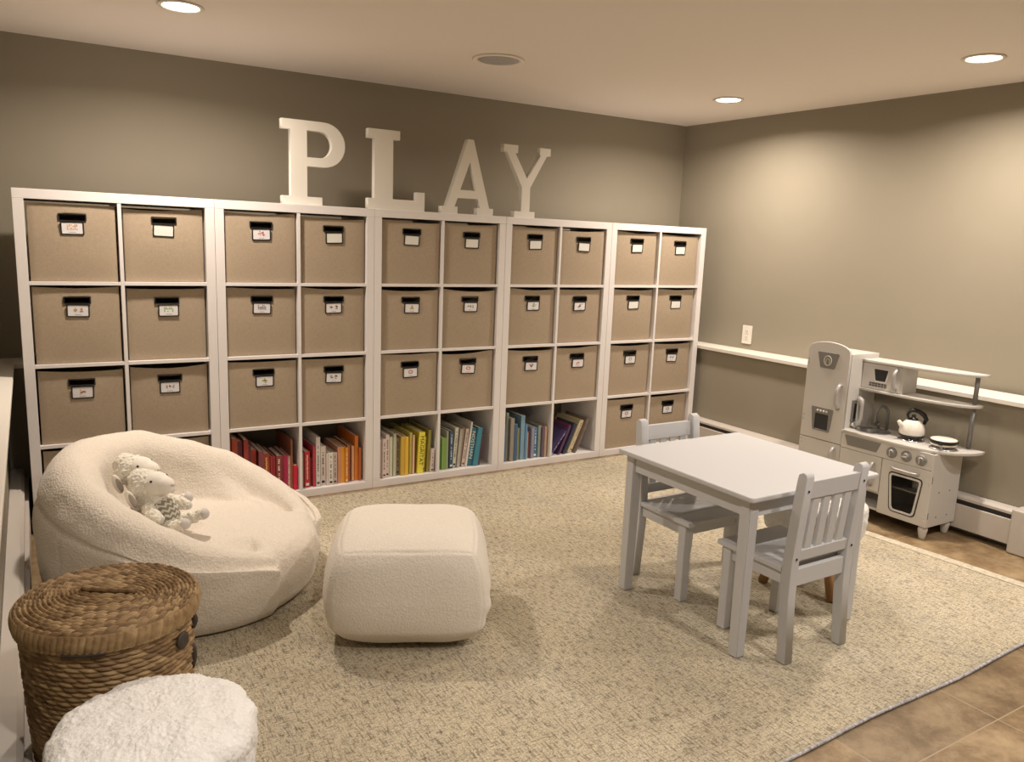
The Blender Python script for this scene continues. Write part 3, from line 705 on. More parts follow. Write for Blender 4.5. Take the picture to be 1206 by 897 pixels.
def make_chair(loc, rz, label):
    """back at local -y, seat front at +y; width .32"""
    t = empty('kids_chair', loc, label, 'chair', rotz=rz, group='white slat-back kids chairs at the table')
    hw = .157; yb = -.145; yf = .155; sh = .318
    pth = .036; pw = .036
    # rear posts: splayed foot, leaning back above seat
    for s in (-1, 1):
        prof = [(yb - .012, 0), (yb - .012 + pth * .95, 0), (yb + pth + .002, .22), (yb + pth + .002, .34), (yb + pth - .010, .50), (yb + pth - .022, .615), (yb + pth - .026, .636), (yb + pth * .5 - .024, .645), (yb - .018, .640), (yb - .022, .628), (yb - .012, .50), (yb + .001, .34), (yb + .001, .22)]
        me = outline_mesh([[(a, b) for a, b in prof]], pw, .0022)
        me.transform(Matrix(((0, 0, 1, 0), (1, 0, 0, 0), (0, 1, 0, 0), (0, 0, 0, 1))))
        me.transform(Matrix.Translation((s * hw - (pw if s > 0 else 0), 0, 0)))
        o = link('rear_leg', me, WPAINT, t)
        bm = bmesh.new()
        for z in (.355, .585):
            for sd in (-1,):
                yc = yb + .018 - (.018 if z > .5 else 0) 
                lathe(bm, [(0, 0), (.004, 0), (.004, .0015), (0, .0015)], 12, M=Matrix.Translation((s * (hw - pw / 2), yc - .0185 - .0008 , z)) @ Matrix.Rotation(PI / 2, 4, 'X'))
        obj('bolt', bm, SCREW, o)
    for s in (-1, 1):
        a, b = sorted((s * (hw - .003), s * (hw - .003 - .036))); bm = bmesh.new(); box(bm, a, b, yf - .045, yf - .010, 0, sh - .018, .0025); obj('front_leg', bm, WPAINT, t)
    bm = bmesh.new()
    for k in range(3):
        ya = yb + .040 + k * .089; box(bm, -hw - .004 if k == 2 else -hw + (.0 if k else .0), hw + .004 if k == 2 else hw, ya, ya + .0885 + (.005 if k == 2 else 0), sh - .017, sh, .0016)
    obj('seat', bm, WPAINT, t)
    bm = bmesh.new(); box(bm, -hw + pw + .001, hw - pw - .001, yb + .008, yb + .026, sh - .062, sh - .004, .0015)
    obj('rear_apron', bm, WPAINT, t)
    bm = bmesh.new(); box(bm, -hw + .036, hw - .036, yf - .032, yf - .016, sh - .058, sh - .0175, .0015)
    obj('front_apron', bm, WPAINT, t)
    for s in (-1, 1):
        a, b = sorted((s * (hw - .010), s * (hw - .026))); obj('side_apron', B(a, b, yb + pth + .004, yf - .046, sh - .060, sh - .0175, .0015), WPAINT, t)
    # back rails and slats lean with the posts
    ang = math.atan2(.026, .30)
    Mx = Matrix.Translation((0, yb + .016, .335)) @ Matrix.Rotation(ang, 4, 'X')
    obj('top_rail', B(-hw + pw + .0008, hw - pw - .0008, -.009, .009, .222, .282, .002, M=Mx), WPAINT, t)
    obj('lower_rail', B(-hw + pw + .0008, hw - pw - .0008, -.009, .009, .008, .046, .002, M=Mx), WPAINT, t)
    for k in range(4):
        xx = -.080 + k * .0535; obj('slat', B(xx - .016, xx + .016, -.0055, .0055, .045, .223, .001, M=Mx), WPAINT, t)
    return t
make_chair((2.201, -2.142, .0118), 0, 'white slat-back kids chair on the near side of the table, its back to the viewer')
make_chair((2.213, -1.655, .0118), PI, 'white slat-back kids chair on the far side of the table, facing the viewer')

# ------------------------------------------------------------------ fluffy stools
def make_stool(loc, label, R=.185, top=.385, thick=.115, rz=0, flare=.30):
    t = empty('fluffy_stool', loc, label, 'stool', rotz=rz, group='round stools with white shag covers')
    bm = bmesh.new(); NS, prof = 260, []
    for k in range(0, 60):   # top disc then side
        s = k / 59
        L1 = R - .03
        if s < .55: r = L1 * s / .55; z = top - .012 * (r / R) ** 2
        elif s < .72: a = (s - .55) / .17 * PI / 2; r = L1 + .03 * math.sin(a); z = top - .012 - .03 * (1 - math.cos(a))
        else: q = (s - .72) / .28; r = R + .004 * math.sin(q * PI) - .010 * q; z = top - .042 - (thick - .042) * q
        prof.append((max(r, 0), z))
    prof += [(R - .03, top - thick - .004), (R * .5, top - thick + .01), (0, top - thick + .01)]
    lathe(bm, prof, NS)
    bm.normal_update()
    sd = loc[0] * 7
    for v in bm.verts:
        if v.co.z < top - thick + .001: amp = .4
        else: amp = 1
        p = v.co
        n1 = noise.noise(p * 26 + Vector((sd, 0, 0))); n2 = noise.turbulence(p * 75 + Vector((0, sd, 0)), 3, True); n3 = noise.noise(p * 190)
        v.co += v.normal * amp * (.006 * n1 + .0046 * (n2 - .5) + .0020 * n3) * min(1, .25 + math.hypot(p.x, p.y) / .05) + Vector((0, 0, 0))
    obj('shag_cover', bm, SHAG, t, smooth=True)
    for k in range(4):
        a = PI / 4 + k * PI / 2; bm = bmesh.new()
        c, s_ = math.cos(a), math.sin(a)
        tube(bm, [(c * R * .52, s_ * R * .52, top - thick + .02), (c * R * .98, s_ * R * .98, 0)], .014, 14, radii=[.024, .0185])
        obj('leg', bm, WOODLEG, t, smooth=True)
    return t
make_stool((2.672, -1.892, .0118), 'round fluffy stool with wooden legs tucked beside the right side of the table', .195, .370, .145, rz=math.radians(21))
make_stool((.190, -2.300, .001), 'round white fluffy stool in the foreground beside the basket', .185, .410, .125, rz=0)

# ------------------------------------------------------------------ pouf
def make_pouf():
    t_loc = Vector((1.105, -1.445, .0115)); rz = math.radians(-26)
    n = 70; bm = bmesh.new(); r = bmesh.ops.create_cube(bm, size=2)
    bmesh.ops.subdivide_edges(bm, edges=bm.edges[:], cuts=n - 1, use_grid_fill=True)
    hx, hy, hz = .258, .262, .180
    for v in bm.verts:
        p = v.co.copy()
        q = Vector((p.x, p.y, p.z))
        e = 4.2
        L = (abs(q.x) ** e + abs(q.y) ** e + abs(q.z) ** e) ** (1 / e)
        sph = q / L                        # superellipsoid
        m = q.lerp(sph, .80)
        x, y, z = m.x * hx, m.y * hy, m.z * hz
        # belly bulge
        bz = 1 + .075 * math.cos(m.z * PI / 2 * .9) - (.04 if m.z > 0 else .0) * m.z
        x *= bz; y *= bz
        # seams: faces puff out between edges
        if m.z < -.55: s = (-m.z - .55) / .45; x *= 1 - .17 * s ** 1.3; y *= 1 - .15 * s ** 1.3
        z += .012 * (1 - p.x ** 2) * (1 - p.y ** 2) * (1 if p.z > .99 else 0)
        z += .004 * noise.noise(Vector((x, y, z)) * 7)
        x += .007 * noise.noise(Vector((x, y, z)) * 6 + Vector((9, 0, 0))); y += .007 * noise.noise(Vector((x, y, z)) * 6 + Vector((0, 9, 0)))
        # soft wrinkles low on the right side
        wv = math.exp(-((p.x - .95) ** 2 + (p.y + .6) ** 2) / .12) * math.exp(-((p.z + .35) / .35) ** 2)
        x -= .005 * wv * math.sin(z * 75 + y * 25)
        # seam grooves along cube edges
        srt = sorted((abs(p.x), abs(p.y), abs(p.z)))
        d = (1 - srt[1])
        g = math.exp(-(d / .025) ** 2) - .3 * math.exp(-((d - .08) / .05) ** 2)
        v.co = Vector((x, y, z)) - Vector((x, y, z)).normalized() * (.0032 + .0016 * noise.noise(Vector((x, y, z)) * 9)) * g
    zmin = min(v.co.z for v in bm.verts)
    for v in bm.verts: v.co.z -= zmin; v.co.z = max(v.co.z - .004, 0) ; 
    o = obj('pouf', bm, SHERPA2, None, t_loc, (0, 0, rz), smooth=True)
    tag(o, 'square cream sherpa pouf standing on the rug in front of the books', 'pouf')
make_pouf()

# ------------------------------------------------------------------ round bean bag chair
BC = Vector((.495, -.83, .0115)); FRONT = math.radians(-33)
def sm(a, b, x): x = max(0, min(1, (x - a) / (b - a))); return x * x * (3 - 2 * x)
def interp(tab, x):
    for (a, va), (b, vb) in zip(tab, tab[1:]):
        if x <= b: t = (x - a) / (b - a); t = t * t * (3 - 2 * t) * .35 + t * .65; return va + (vb - va) * t
    return tab[-1][1]
HT = [(0, .545), (35, .528), (65, .468), (85, .418), (103, .362), (120, .308), (136, .262), (150, .222), (160, .205), (180, .200)]
def rim_h(az):
    d = abs((math.degrees(az - FRONT - PI) + 180) % 360 - 180); return interp(HT, d), d
def chair_surface(az, s):
    """s 0..1: base centre -> base edge -> belly -> rim -> inside -> seat centre"""
    h, d = rim_h(az)
    arm = 1 - sm(147, 154, d)           # 1 where the backrest band runs, 0 at the seat front
    Rb, Rm = .425, .488
    Rm -= .030 * (1 - arm); Rb -= .02 * (1 - arm)
    zs = .262
    rc = .395 - .02 * sm(.25, .55, h)                # crest radius
    def pt(r, z): return (r, z)
    zs = .25; k = max(.35, min(1, (h - .13) / .2)); rc = .395 - .02 * sm(.25, .55, h) + .035 * (1 - k)
    zb = min(.19, h * .70) * arm + .125 * (1 - arm); zv = min(.24, h - .014); t = sm(.27, .40, h)
    def lp(a, b): return a + (b - a) * t
    ctrl = [(0, 0), (.2, 0), (Rb - .02, 0.0), (Rb + .035, .03), (Rm - .005, zb * .58), (Rm + .004, zb)]
    A_ = [(Rm + .006, zb + (h - zb) * .45), (rc + .088 * k, h - .082 * k), (rc + .052 * k, h - .022 * k), (rc, h), (rc - .045 * k, h - .014 * k), (rc - .085 * k, h - .06 * k)]
    A_ += [(lp(rc - .10 * k - .01, .270), lp(zv + .008, zs + (h - zs) * .40)), (lp(rc - .115 * k - .018, .245), lp(zv, zs + .03)), (lp(rc - .115 * k - .05, .215), lp(zv + .018, zs + .002))]
    B_ = [(Rm - .004, .165), (Rm - .018, .195), (Rm - .044, .222), (Rm - .078, .239), (.352, .246), (.320, .250), (.287, .253), (.252, .256), (.215, .259)]
    W_ = [arm] * 3 + [1 - sm(143, 155, d)] * 3 + [1 - sm(108, 146, d)] * 3
    ctrl += [(a[0] * q + b[0] * (1 - q), a[1] * q + b[1] * (1 - q)) for a, b, q in zip(A_, B_, W_)]
    ctrl += [(.14, .264), (.07, .268), (0, .269)]
    n = len(ctrl) - 1; x = s * n; i = min(int(x), n - 1); f = x - i
    p0 = ctrl[max(i - 1, 0)]; p1 = ctrl[i]; p2 = ctrl[i + 1]; p3 = ctrl[min(i + 2, n)]
    def cr(a, b, c, e): return .5 * (2 * b + (c - a) * f + (2 * a - 5 * b + 4 * c - e) * f * f + (3 * b - 3 * c + e - a) * f ** 3)
    return max(0, cr(p0[0], p1[0], p2[0], p3[0])), max(0, cr(p0[1], p1[1], p2[1], p3[1])), d, x, h
def make_beanchair():
    t = empty('bean_bag_chair', BC, 'round cream sherpa bean bag chair with a high curved back, left of the pouf', 'chair')
    NA, NSg = 360, 150; bm = bmesh.new(); rings = []
    for j in range(NSg + 1):
        row = []
        for i in range(NA):
            az = 2 * PI * i / NA; r, z, d, x, h = chair_surface(az, j / NSg)
            # seams: outer seam under the rim, vertical arm end seams
            g = 0
            if d < 150: g += math.exp(-((x - 6.45) / .13) ** 2) * .009 - math.exp(-((x - 6.95) / .35) ** 2) * .003
            if 2.5 < x < 6.6: g += math.exp(-((d - 150) / 1.2) ** 2) * .007 * sm(3, 4, x)
            if x < 6.45 and d < 100: g += math.exp(-((d - 62) / .9) ** 2) * .004 * sm(3, 4, x)
            r2 = r - g * (1 if x < 9 else 0)
            P_ = Vector((r2 * math.cos(az), r2 * math.sin(az), z))
            nn = noise.noise(P_ * 5 + Vector((3, 1, 2))) * .006 + noise.noise(P_ * 14) * .0028 + noise.noise(P_ * 60) * .0010
            if z > .015 and 0 < j < NSg:
                P_ += Vector((math.cos(az) * nn, math.sin(az) * nn, nn * .6)) * (1 if x > 3 else .3) * min(1, r / .1)
            row.append(P_)
        rings.append(row)
    prev = None
    for j, row in enumerate(rings):
        if j == 0 or j == NSg: vs = [bm.verts.new(sum((p for p in row), Vector()) / NA)]
        else: vs = [bm.verts.new(p) for p in row]
        if prev is not None:
            for k in range(NA):
                k2 = (k + 1) % NA
                if len(prev) == 1: bm.faces.new((prev[0], vs[k2], vs[k]))
                elif len(vs) == 1: bm.faces.new((prev[k], prev[k2], vs[0]))
                else: bm.faces.new((prev[k], prev[k2], vs[k2], vs[k]))
        prev = vs
    obj('cover', bm, SHERPA, t, smooth=True)
make_beanchair()

# ------------------------------------------------------------------ plush sheep
def blobs(name, balls, m, parent, wool=0.0, vox=.006, seed=0):
    """one continuous surface from overlapping ellipsoids"""
    bm = bmesh.new()
    for (c, r, rot) in balls:
        M = Matrix.Translation(c) @ (Euler(rot).to_matrix().to_4x4() if rot else Matrix()) @ Matrix.Diagonal((*r, 1))
        bmesh.ops.create_icosphere(bm, subdivisions=3, radius=1, matrix=M)
    me = bpy.data.meshes.new(name); bm.to_mesh(me); bm.free()
    o = bpy.data.objects.new('tmp', me); C.objects.link(o)
    if len(balls) > 1:
        md = o.modifiers.new('r', 'REMESH'); md.mode = 'VOXEL'; md.voxel_size = vox
        sm_ = o.modifiers.new('s', 'SMOOTH'); sm_.iterations = 4; sm_.factor = .5
    sb = o.modifiers.new('u', 'SUBSURF'); sb.levels = 1; sb.render_levels = 1
    bpy.context.view_layer.update()
    me2 = bpy.data.meshes.new_from_object(o.evaluated_get(bpy.context.evaluated_depsgraph_get()))
    bpy.data.objects.remove(o)
    bm = bmesh.new(); bm.from_mesh(me2); bm.normal_update()
    if wool:
        for v in bm.verts:
            v.co += v.normal * wool * (noise.turbulence(v.co * 70 + Vector((seed, 0, 0)), 2, True) - .45)
    bm.to_mesh(me2); bm.free(); me2.name = name
    for p in me2.polygons: p.use_smooth = True
    return link(name, me2, m, parent)
def make_sheep(loc, rot, label, belly=True, seed=0, scale=1.0):
    """sitting: faces +x, up +z; about .27 long"""
    t = empty('plush_sheep', loc, label, 'soft toy', rot=rot, group='plush sheep in the bean bag chair'); t.scale = (scale,) * 3
    V = Vector
    b = blobs('body', [(V((0, 0, .050)), (.046, .047, .055), None), (V((-.004, 0, .098)), (.034, .036, .032), None),
                   (V((-.012, 0, .142)), (.048, .046, .044), None), (V((-.022, .0, .168)), (.034, .034, .026), None)], WOOL, t, .0075, .005, seed)
    f = blobs('face', [(V((.018, 0, .139)), (.038, .037, .036), (0, .25, 0)), (V((.042, 0, .129)), (.028, .027, .026), (0, .25, 0))], PLUSH, t, 0, .004)
    bm = bmesh.new(); bmesh.ops.create_icosphere(bm, subdivisions=2, radius=1, matrix=Matrix.Translation((.0705, 0, .124)) @ Matrix.Diagonal((.005, .008, .0045, 1)))
    obj('nose', bm, PADS, f, smooth=True)
    for s in (-1, 1):
        bm = bmesh.new(); bmesh.ops.create_icosphere(bm, subdivisions=2, radius=.0036, matrix=Matrix.Translation((.034, s * .0325, .152)))
        obj('eye', bm, BLACKP, f, smooth=True)
        e = blobs('ear', [(V((-.024, s * .058, .122)), (.013, .010, .032), (s * -.35, .2, 0))], PLUSH, t)
        bm = bmesh.new(); bmesh.ops.create_icosphere(bm, subdivisions=2, radius=1, matrix=Matrix.Translation((-.016, s * .062, .119)) @ Euler((s * -.35, .2, 0)).to_matrix().to_4x4() @ Matrix.Diagonal((.008, .007, .024, 1)))
        obj('ear_lining', bm, EARIN, e, smooth=True)
        a = blobs('arm', [(V((.006, s * .044, .082)), (.020, .018, .020), None), (V((.022, s * .056, .066)), (.022, .018, .019), None), (V((.036, s * .060, .054)), (.017, .016, .016), None)], WOOL, t, .006, .004, seed + 3)
        bm = bmesh.new(); bmesh.ops.create_icosphere(bm, subdivisions=2, radius=1, matrix=Matrix.Translation((.043, s * .061, .050)) @ Matrix.Diagonal((.010, .0125, .012, 1)))
        obj('hoof', bm, PADS, a, smooth=True)
        l = blobs('leg', [(V((.030, s * .030, .020)), (.028, .020, .020), None), (V((.062, s * .038, .018)), (.026, .018, .018), None), (V((.090, s * .042, .018)), (.018, .017, .017), None)], WOOL, t, .006, .004, seed + 5)
        bm = bmesh.new(); bmesh.ops.create_icosphere(bm, subdivisions=2, radius=1, matrix=Matrix.Translation((.0985, s * .043, .018)) @ Matrix.Diagonal((.012, .0155, .0155, 1)))
        obj('hoof', bm, PADS, l, smooth=True)
    if belly:
        bm = bmesh.new(); bmesh.ops.create_icosphere(bm, subdivisions=4, radius=1, matrix=Matrix.Translation((.010, 0, .056)) @ Matrix.Diagonal((.042, .041, .046, 1)))
        obj('chevron_belly', bm, CHEVRON, t, smooth=True)
    return t
make_sheep((.395, -.990, .285), (0, -.36, math.radians(-44)), 'cream plush sheep in front, with grey chevron belly, in the bean bag chair', True, 1, 1.26)
make_sheep((.362, -.848, .305), (0, -.32, math.radians(-38)), 'cream plush sheep behind, leaning on the chevron-bellied one, in the chair', False, 5, 1.26)

# ------------------------------------------------------------------ wicker basket
def wicker_finish(bm_fn, name, parent):
    me = bpy.data.meshes.new(name); bm = bm_fn[0]; vals = bm_fn[1]
    bm.to_mesh(me); bm.free()
    at = me.attributes.new('strand', 'FLOAT', 'POINT'); at.data.foreach_set('value', vals)
    for p in me.polygons: p.use_smooth = True
    return link(name, me, WICKER, parent)
def strand(u, v):
    """u along, v row number (float): returns height 0..1 and a per-strand random"""
    row = math.floor(v); fv = v - row
    ph = (row % 2) * .5 + .13 * math.sin(row * 2.3)
    uu = u + ph + (fv - .5) * .55
    cell = math.floor(uu); fu = uu - cell
    hgt = math.sin(PI * fv) ** .6 * (.35 + .65 * math.sin(PI * fu) ** .7)
    rr = (math.sin(cell * 12.9898 + row * 78.233) * 43758.5453) % 1
    return hgt, rr
def make_basket():
    t = empty('wicker_basket', (.148, -1.898, 0), 'round woven basket hamper with a lid, left foreground beside the stool', 'basket')
    HB, RT, RB = .470, .181, .150
    # body
    NA, NZ = 720, 300; bm = bmesh.new(); vals = []; rows = []
    for j in range(NZ + 1):
        z = .002 + (HB - .002) * j / NZ; row = []
        R0 = RB + (RT - RB) * (z / HB) ** .8 + .004 * math.sin(z / HB * PI)
        for i in range(NA):
            a = 2 * PI * i / NA; hgt, rr = strand(i / NA * 36, z / .0115 + .25 * math.sin(a * 3))
            slot = 0
            r = R0 + .0062 * hgt - .004 + .0012 * noise.noise((a * 6, z * 30, 0))
            row.append(bm.verts.new((r * math.cos(a), r * math.sin(a), z))); vals.append(rr)
        rows.append(row)
    for a_, b_ in zip(rows, rows[1:]):
        for k in range(NA): bm.faces.new((a_[k], a_[(k + 1) % NA], b_[(k + 1) % NA], b_[k]))
    c0 = bm.verts.new((0, 0, .002)); vals.append(.3)
    for k in range(NA): bm.faces.new((rows[0][(k + 1) % NA], rows[0][k], c0))
    c1 = bm.verts.new((0, 0, HB)); vals.append(.3)
    for k in range(NA): bm.faces.new((rows[-1][k], rows[-1][(k + 1) % NA], c1))
    bm.normal_update(); body = wicker_finish((bm, vals), 'body', t)
    # lid: coil from a short centre line
    lid_rot = math.radians(-32); NR = 150; rings = 15.0; bm = bmesh.new(); vals = []; rows = []
    AX, AY = .190, .186; L0 = .062; ZT = .497
    for j in range(NR + 1):
        s = j / NR; row = []
        ax = L0 + (AX - L0) * s; ay = max(.0008, AY * s); per = 2 * PI * math.sqrt((ax * ax + ay * ay) / 2)
        cells = max(10, round(per / .030 / 2) * 2)
        for i in range(NA):
            a = 2 * PI * i / NA
            ringi = math.floor(s * rings); ms = (ringi + .5) / rings; axm = L0 + (AX - L0) * ms; aym = AY * ms
            cells = round(2 * PI * math.sqrt((axm * axm + aym * aym) / 2) / .021)
            hgt, rr = strand(i / NA * cells, s * rings)
            z = ZT + .0085 * hgt - .004 - .006 * s * s + .002 * noise.noise((ax * math.cos(a) * 12, ay * math.sin(a) * 12, 3))
            row.append(bm.verts.new((ax * math.cos(a), ay * math.sin(a), z))); vals.append(rr)
        rows.append(row)
    def stitch(rows):
        for a_, b_ in zip(rows, rows[1:]):
            for k in range(NA): bm.faces.new((a_[k], a_[(k + 1) % NA], b_[(k + 1) % NA], b_[k]))
    stitch(rows)
    # skirt with vertical wrap
    sk = [rows[-1]]
    for j in range(1, 31):
        q = j / 30; z = ZT - .006 - .043 * q; row = []
        for i in range(NA):
            a = 2 * PI * i / NA; c = i / NA * 86 + .6 * q; fu = c - math.floor(c); rr = (math.sin(math.floor(c) * 45.17) * 9543.31) % 1
            r = 1 + .035 * math.sin(PI * min(1, q * 1.1)) * .6 + (.016 * (math.sin(PI * fu) ** .6) if .08 < q else .008)
            row.append(bm.verts.new((AX * r * math.cos(a), AY * r * math.sin(a), z))); vals.append(.5 + .5 * rr)
        sk.append(row)
    row = [bm.verts.new((.178 * math.cos(2 * PI * i / NA), .176 * math.sin(2 * PI * i / NA), ZT - .045)) for i in range(NA)]; vals += [.1] * NA; sk.append(row)
    stitch(sk)
    bm.normal_update(); lid = wicker_finish((bm, vals), 'lid', t); lid.rotation_euler = (0, 0, lid_rot)
    bm = bmesh.new(); tube(bm, [(-.062 + .124 * k / 20, .003, ZT + .0065 + .0012 * math.sin(k * 1.9)) for k in range(21)], .0058, 8)
    obj('lid_seam', bm, WICKER, lid, smooth=True)
    # dark hand hole, toggle and loop
    def onb(deg, z, r): a = math.radians(deg); return Vector((r * math.cos(a), r * math.sin(a), z))
    bm = bmesh.new(); n = 12; up = []; lo = []; up2 = []; lo2 = []
    tube(bm, [onb(237 + 26 * k / n, .447, RT + .0035) for k in range(n + 1)], .006, 8)
    obj('handle_slot', bm, LEATHER, body)
    Mx = Matrix.Translation(onb(317, .408, RT + .002)) @ Matrix.Rotation(math.radians(317), 4, 'Z') @ Matrix.Rotation(PI / 2, 4, 'Y')
    bm = bmesh.new(); lathe(bm, [(0, 0), (.019, 0), (.021, .003), (.019, .006), (.004, .0075), (0, .006)], 28, M=Mx)
    obj('toggle', bm, LEATHER, body, smooth=True)
    bm = bmesh.new()
    for z0, z1 in ((.436, .402), (.36, .30)):
        tube(bm, [onb(341, z0 + (z1 - z0) * k / 5, RT - .004 + .006 * math.sin(k / 5 * PI) - (.43 - z0) * .06) for k in range(6)], .0075, 8)
    obj('strap', bm, LEATHER, body, smooth=True)
make_basket()

# ------------------------------------------------------------------ toy kitchen
KX = 3.585; KB = 3.826; KY0 = -1.09
kt = empty('toy_kitchen', (KX, -1.47, 0), 'white retro toy kitchen with fridge, microwave, sink and oven against the right wall', 'toy kitchen')
ko = Vector((KX, -1.47, 0))
def kobj(name, bm, m, parent=kt, smooth=False):
    bmesh.ops.translate(bm, vec=-ko, verts=bm.verts); return obj(name, bm, m, parent, smooth=smooth)
def kflat(name, loops, thick, m, x=KX, parent=kt, bevel=0.0):
    """front facing outline, given in (y,z) world; occupies x..x+thick"""
    lp = [[(-(y - ko.y), z) for y, z in l] for l in loops]
    return flat(name, lp, thick, m, parent, MAP_YZ, (x - ko.x, 0, 0), bevel)
def hhandle(name, pts, r, m, parent, depth=.02):
    """bar handle: world points (y,z) ends; stands off the front"""
    (y0, z0), (y1, z1) = pts; P3 = []
    for k in range(13):
        s = k / 12; P3.append((KX - .004 - depth * min(1, math.sin(PI * s) * 1.6), y0 + (y1 - y0) * s, z0 + (z1 - z0) * s))
    bm = bmesh.new(); tube(bm, P3, r, 10); return kobj(name, bm, m, parent, True)
YR = -1.345
# fridge carcass
bm = bmesh.new()
box(bm, KX + .016, KB, KY0 - .012, KY0 - .001, .065, .826, .001); box(bm, KX + .016, KB, YR, YR + .012, .065, .826, .001)
box(bm, KX + .016, KB, YR + .012, KY0 - .012, .812, .826, .001); box(bm, KX + .016, KB, YR + .012, KY0 - .012, .065, .08, .001); box(bm, KB - .005, KB, YR + .012, KY0 - .012, .08, .812)
kobj('fridge_cabinet', bm, KWHITE)
yc = (KY0 + YR) / 2; hw = (KY0 - YR) / 2
arch = [(yc + hw - .001, .353), (yc + hw - .001, .815)] + [(yc + (hw - .001) * math.cos(math.radians(a)), .826 + .050 * math.sin(math.radians(a)) ** .9) for a in range(8, 173, 8)] + [(yc - hw + .001, .815), (yc - hw + .001, .353)]
fd = kflat('fridge_door', [arch], .014, KWHITE, KX, bevel=.002)
tr = lambda y0, y1, zt, zb, ins: [(y0, zt), (y1, zt), (y1 + ins, zb), (y0 - ins, zb)]
# badge
kflat('badge', [rpoly(tr(-1.153, -1.284, .820, .737, .023), .006)], .004, KGREY, KX - .004, fd)
kflat('emblem', [circ(-1.2185, .778, .024, 28, .027), circ(-1.2185, .778, .019, 28, .022)], .003, KWHITE, KX - .0065, fd)
kflat('emblem', [arc(-1.2185, .776, .012, .016, 0, 180, 12) + [(-1.2305, .763), (-1.2255, .763)] + arc(-1.2185, .776, .007, .010, 180, 0, 12)[0:] + [(-1.2115, .763), (-1.2065, .763)]], .003, mat('emblem_gold', (.45, .42, .30), .4, (60, .03, .0002)), KX - .0065, fd)
kflat('dispenser', [rpoly(tr(-1.150, -1.284, .525, .400, .017), .005), rrect(-1.258, -1.176, .408, .492, .003, 2)], .005, KGREY, KX - .005, fd)
kflat('dispenser_recess', [rrect(-1.2585, -1.1755, .4075, .4925, .003, 2)], .002, KDARK, KX - .002, fd)
bm = bmesh.new()
for k in range(4): lathe(bm, [(0, 0), (.0055, 0), (.0055, .003), (0, .004)], 14, M=Matrix.Translation((KX - .005, -1.190 - k * .0185, .508)) @ Matrix.Rotation(-PI / 2, 4, 'Y'))
kobj('dispenser_buttons', bm, POTWHITE, fd)
hhandle('door_handle', ((-1.309, .665), (-1.307, .535)), .0095, KHAND, fd, .024)
bm = bmesh.new()
for z in (.775, .755, .47, .445, .335, .315):
    lathe(bm, [(0, 0), (.0035, 0), (.0035, .0015), (0, .0015)], 10, M=Matrix.Translation((KX, -1.102, z)) @ Matrix.Rotation(-PI / 2, 4, 'Y'))
kobj('hinge_screws', bm, CHROME, fd)
fl = kflat('freezer_door', [rrect(YR + .001, KY0 - .001, .068, .3495, .003, 2)], .014, KWHITE, KX, bevel=.002)
hhandle('door_handle', ((-1.309, .330), (-1.307, .235)), .0085, KHAND, fl, .022)
# wall phone on the side of the fridge
bm = bmesh.new(); box(bm, 3.640, 3.672, YR - .012, YR - .0005, .472, .588, .004)
ph = kobj('toy_phone', bm, KGREY)
bm = bmesh.new()
tube(bm, [(3.652, YR - .028, .600), (3.652, YR - .046, .592), (3.652, YR - .052, .56), (3.652, YR - .052, .50), (3.652, YR - .046, .472), (3.652, YR - .028, .464)], .01, 12, radii=[.016, .015, .0095, .0095, .015, .017])
kobj('handset', bm, KHAND, ph, True)
bm = bmesh.new(); box(bm, 3.648, 3.664, YR - .0145, YR - .012, .49, .57, .001); kobj('keypad', bm, KDARK, ph)
bm = bmesh.new(); lathe(bm, [(0, 0), (.013, 0), (.013, .010), (.009, .018), (0, .019)], 16, M=Matrix.Translation((3.655, YR - .014, .452)))
kobj('phone_cup', bm, POTWHITE, ph, True)
# hutch
XM = 3.700; YM = -1.562; YE = -1.915
def shelf_out(xf, ye, r=.13): 
    pts = [(KB, YR - .0005), (xf, YR - .0005), (xf, ye + .30)]
    for k in range(1, 15):
        a = k / 14 * PI / 2; pts.append((xf + (KB - .022 - xf) * (1 - math.cos(a)), ye + .30 - .30 * math.sin(a)))
    return pts + [(KB, ye)]
def kshelf(name, xf, ye, z, th, m=KWHITE):
    lp = [[(x - ko.x, y - ko.y) for x, y in shelf_out(xf, ye)]]
    return flat(name, lp, th, m, kt, None, (0, 0, z), .0015)
kshelf('top_shelf', XM - .012, YE, .789, .013)
kshelf('middle_shelf', XM - .012, YE + .012, .640, .013)
bm = bmesh.new(); box(bm, XM + .002, KB, YM - .006, YM + .006, .6535, .7885, .001); kobj('hutch_divider', bm, KWHITE)
bm = bmesh.new(); box(bm, XM + .012, KB, YR - .008, YR - .0008, .6535, .7885, .001); box(bm, KB - .005, KB, YM + .006, YR - .008, .6535, .7885)
kobj('microwave_cabinet', bm, KWHITE)
mw = kflat('microwave_door', [rrect(YM + .0055, YR - .002, .656, .786, .003, 2)], .012, KWHITE, XM - .002, bevel=.0015)
kflat('window_frame', [rpoly(tr(-1.405, -1.498, .766, .692, .014), .008), rpoly(tr(-1.412, -1.491, .760, .700, .012), .006)], .004, KWHITE, XM - .005, mw)
kflat('window_glass', [rpoly(tr(-1.410, -1.493, .762, .698, .012), .006)], .002, KDARK, XM - .003, mw)
bm = bmesh.new()
for a in range(6):
    for b_ in range(2):
        y = -1.398 - a * .0165; z = .685 - b_ * .011; box(bm, XM - .0035, XM - .0018, y - .0065, y + .0065, z - .0040, z + .0040)
kobj('keypad', bm, mat('keypad_grey', (.10, .095, .09), .5, (60, .04, .0003)), mw)
bm = bmesh.new(); P3 = [(XM - .004 - .024 * min(1, 1.7 * math.sin(PI * k / 12)), -1.537, .772 - .100 * k / 12) for k in range(13)]; tube(bm, P3, .0085, 10)
kobj('door_handle', bm, KHAND, mw, True)
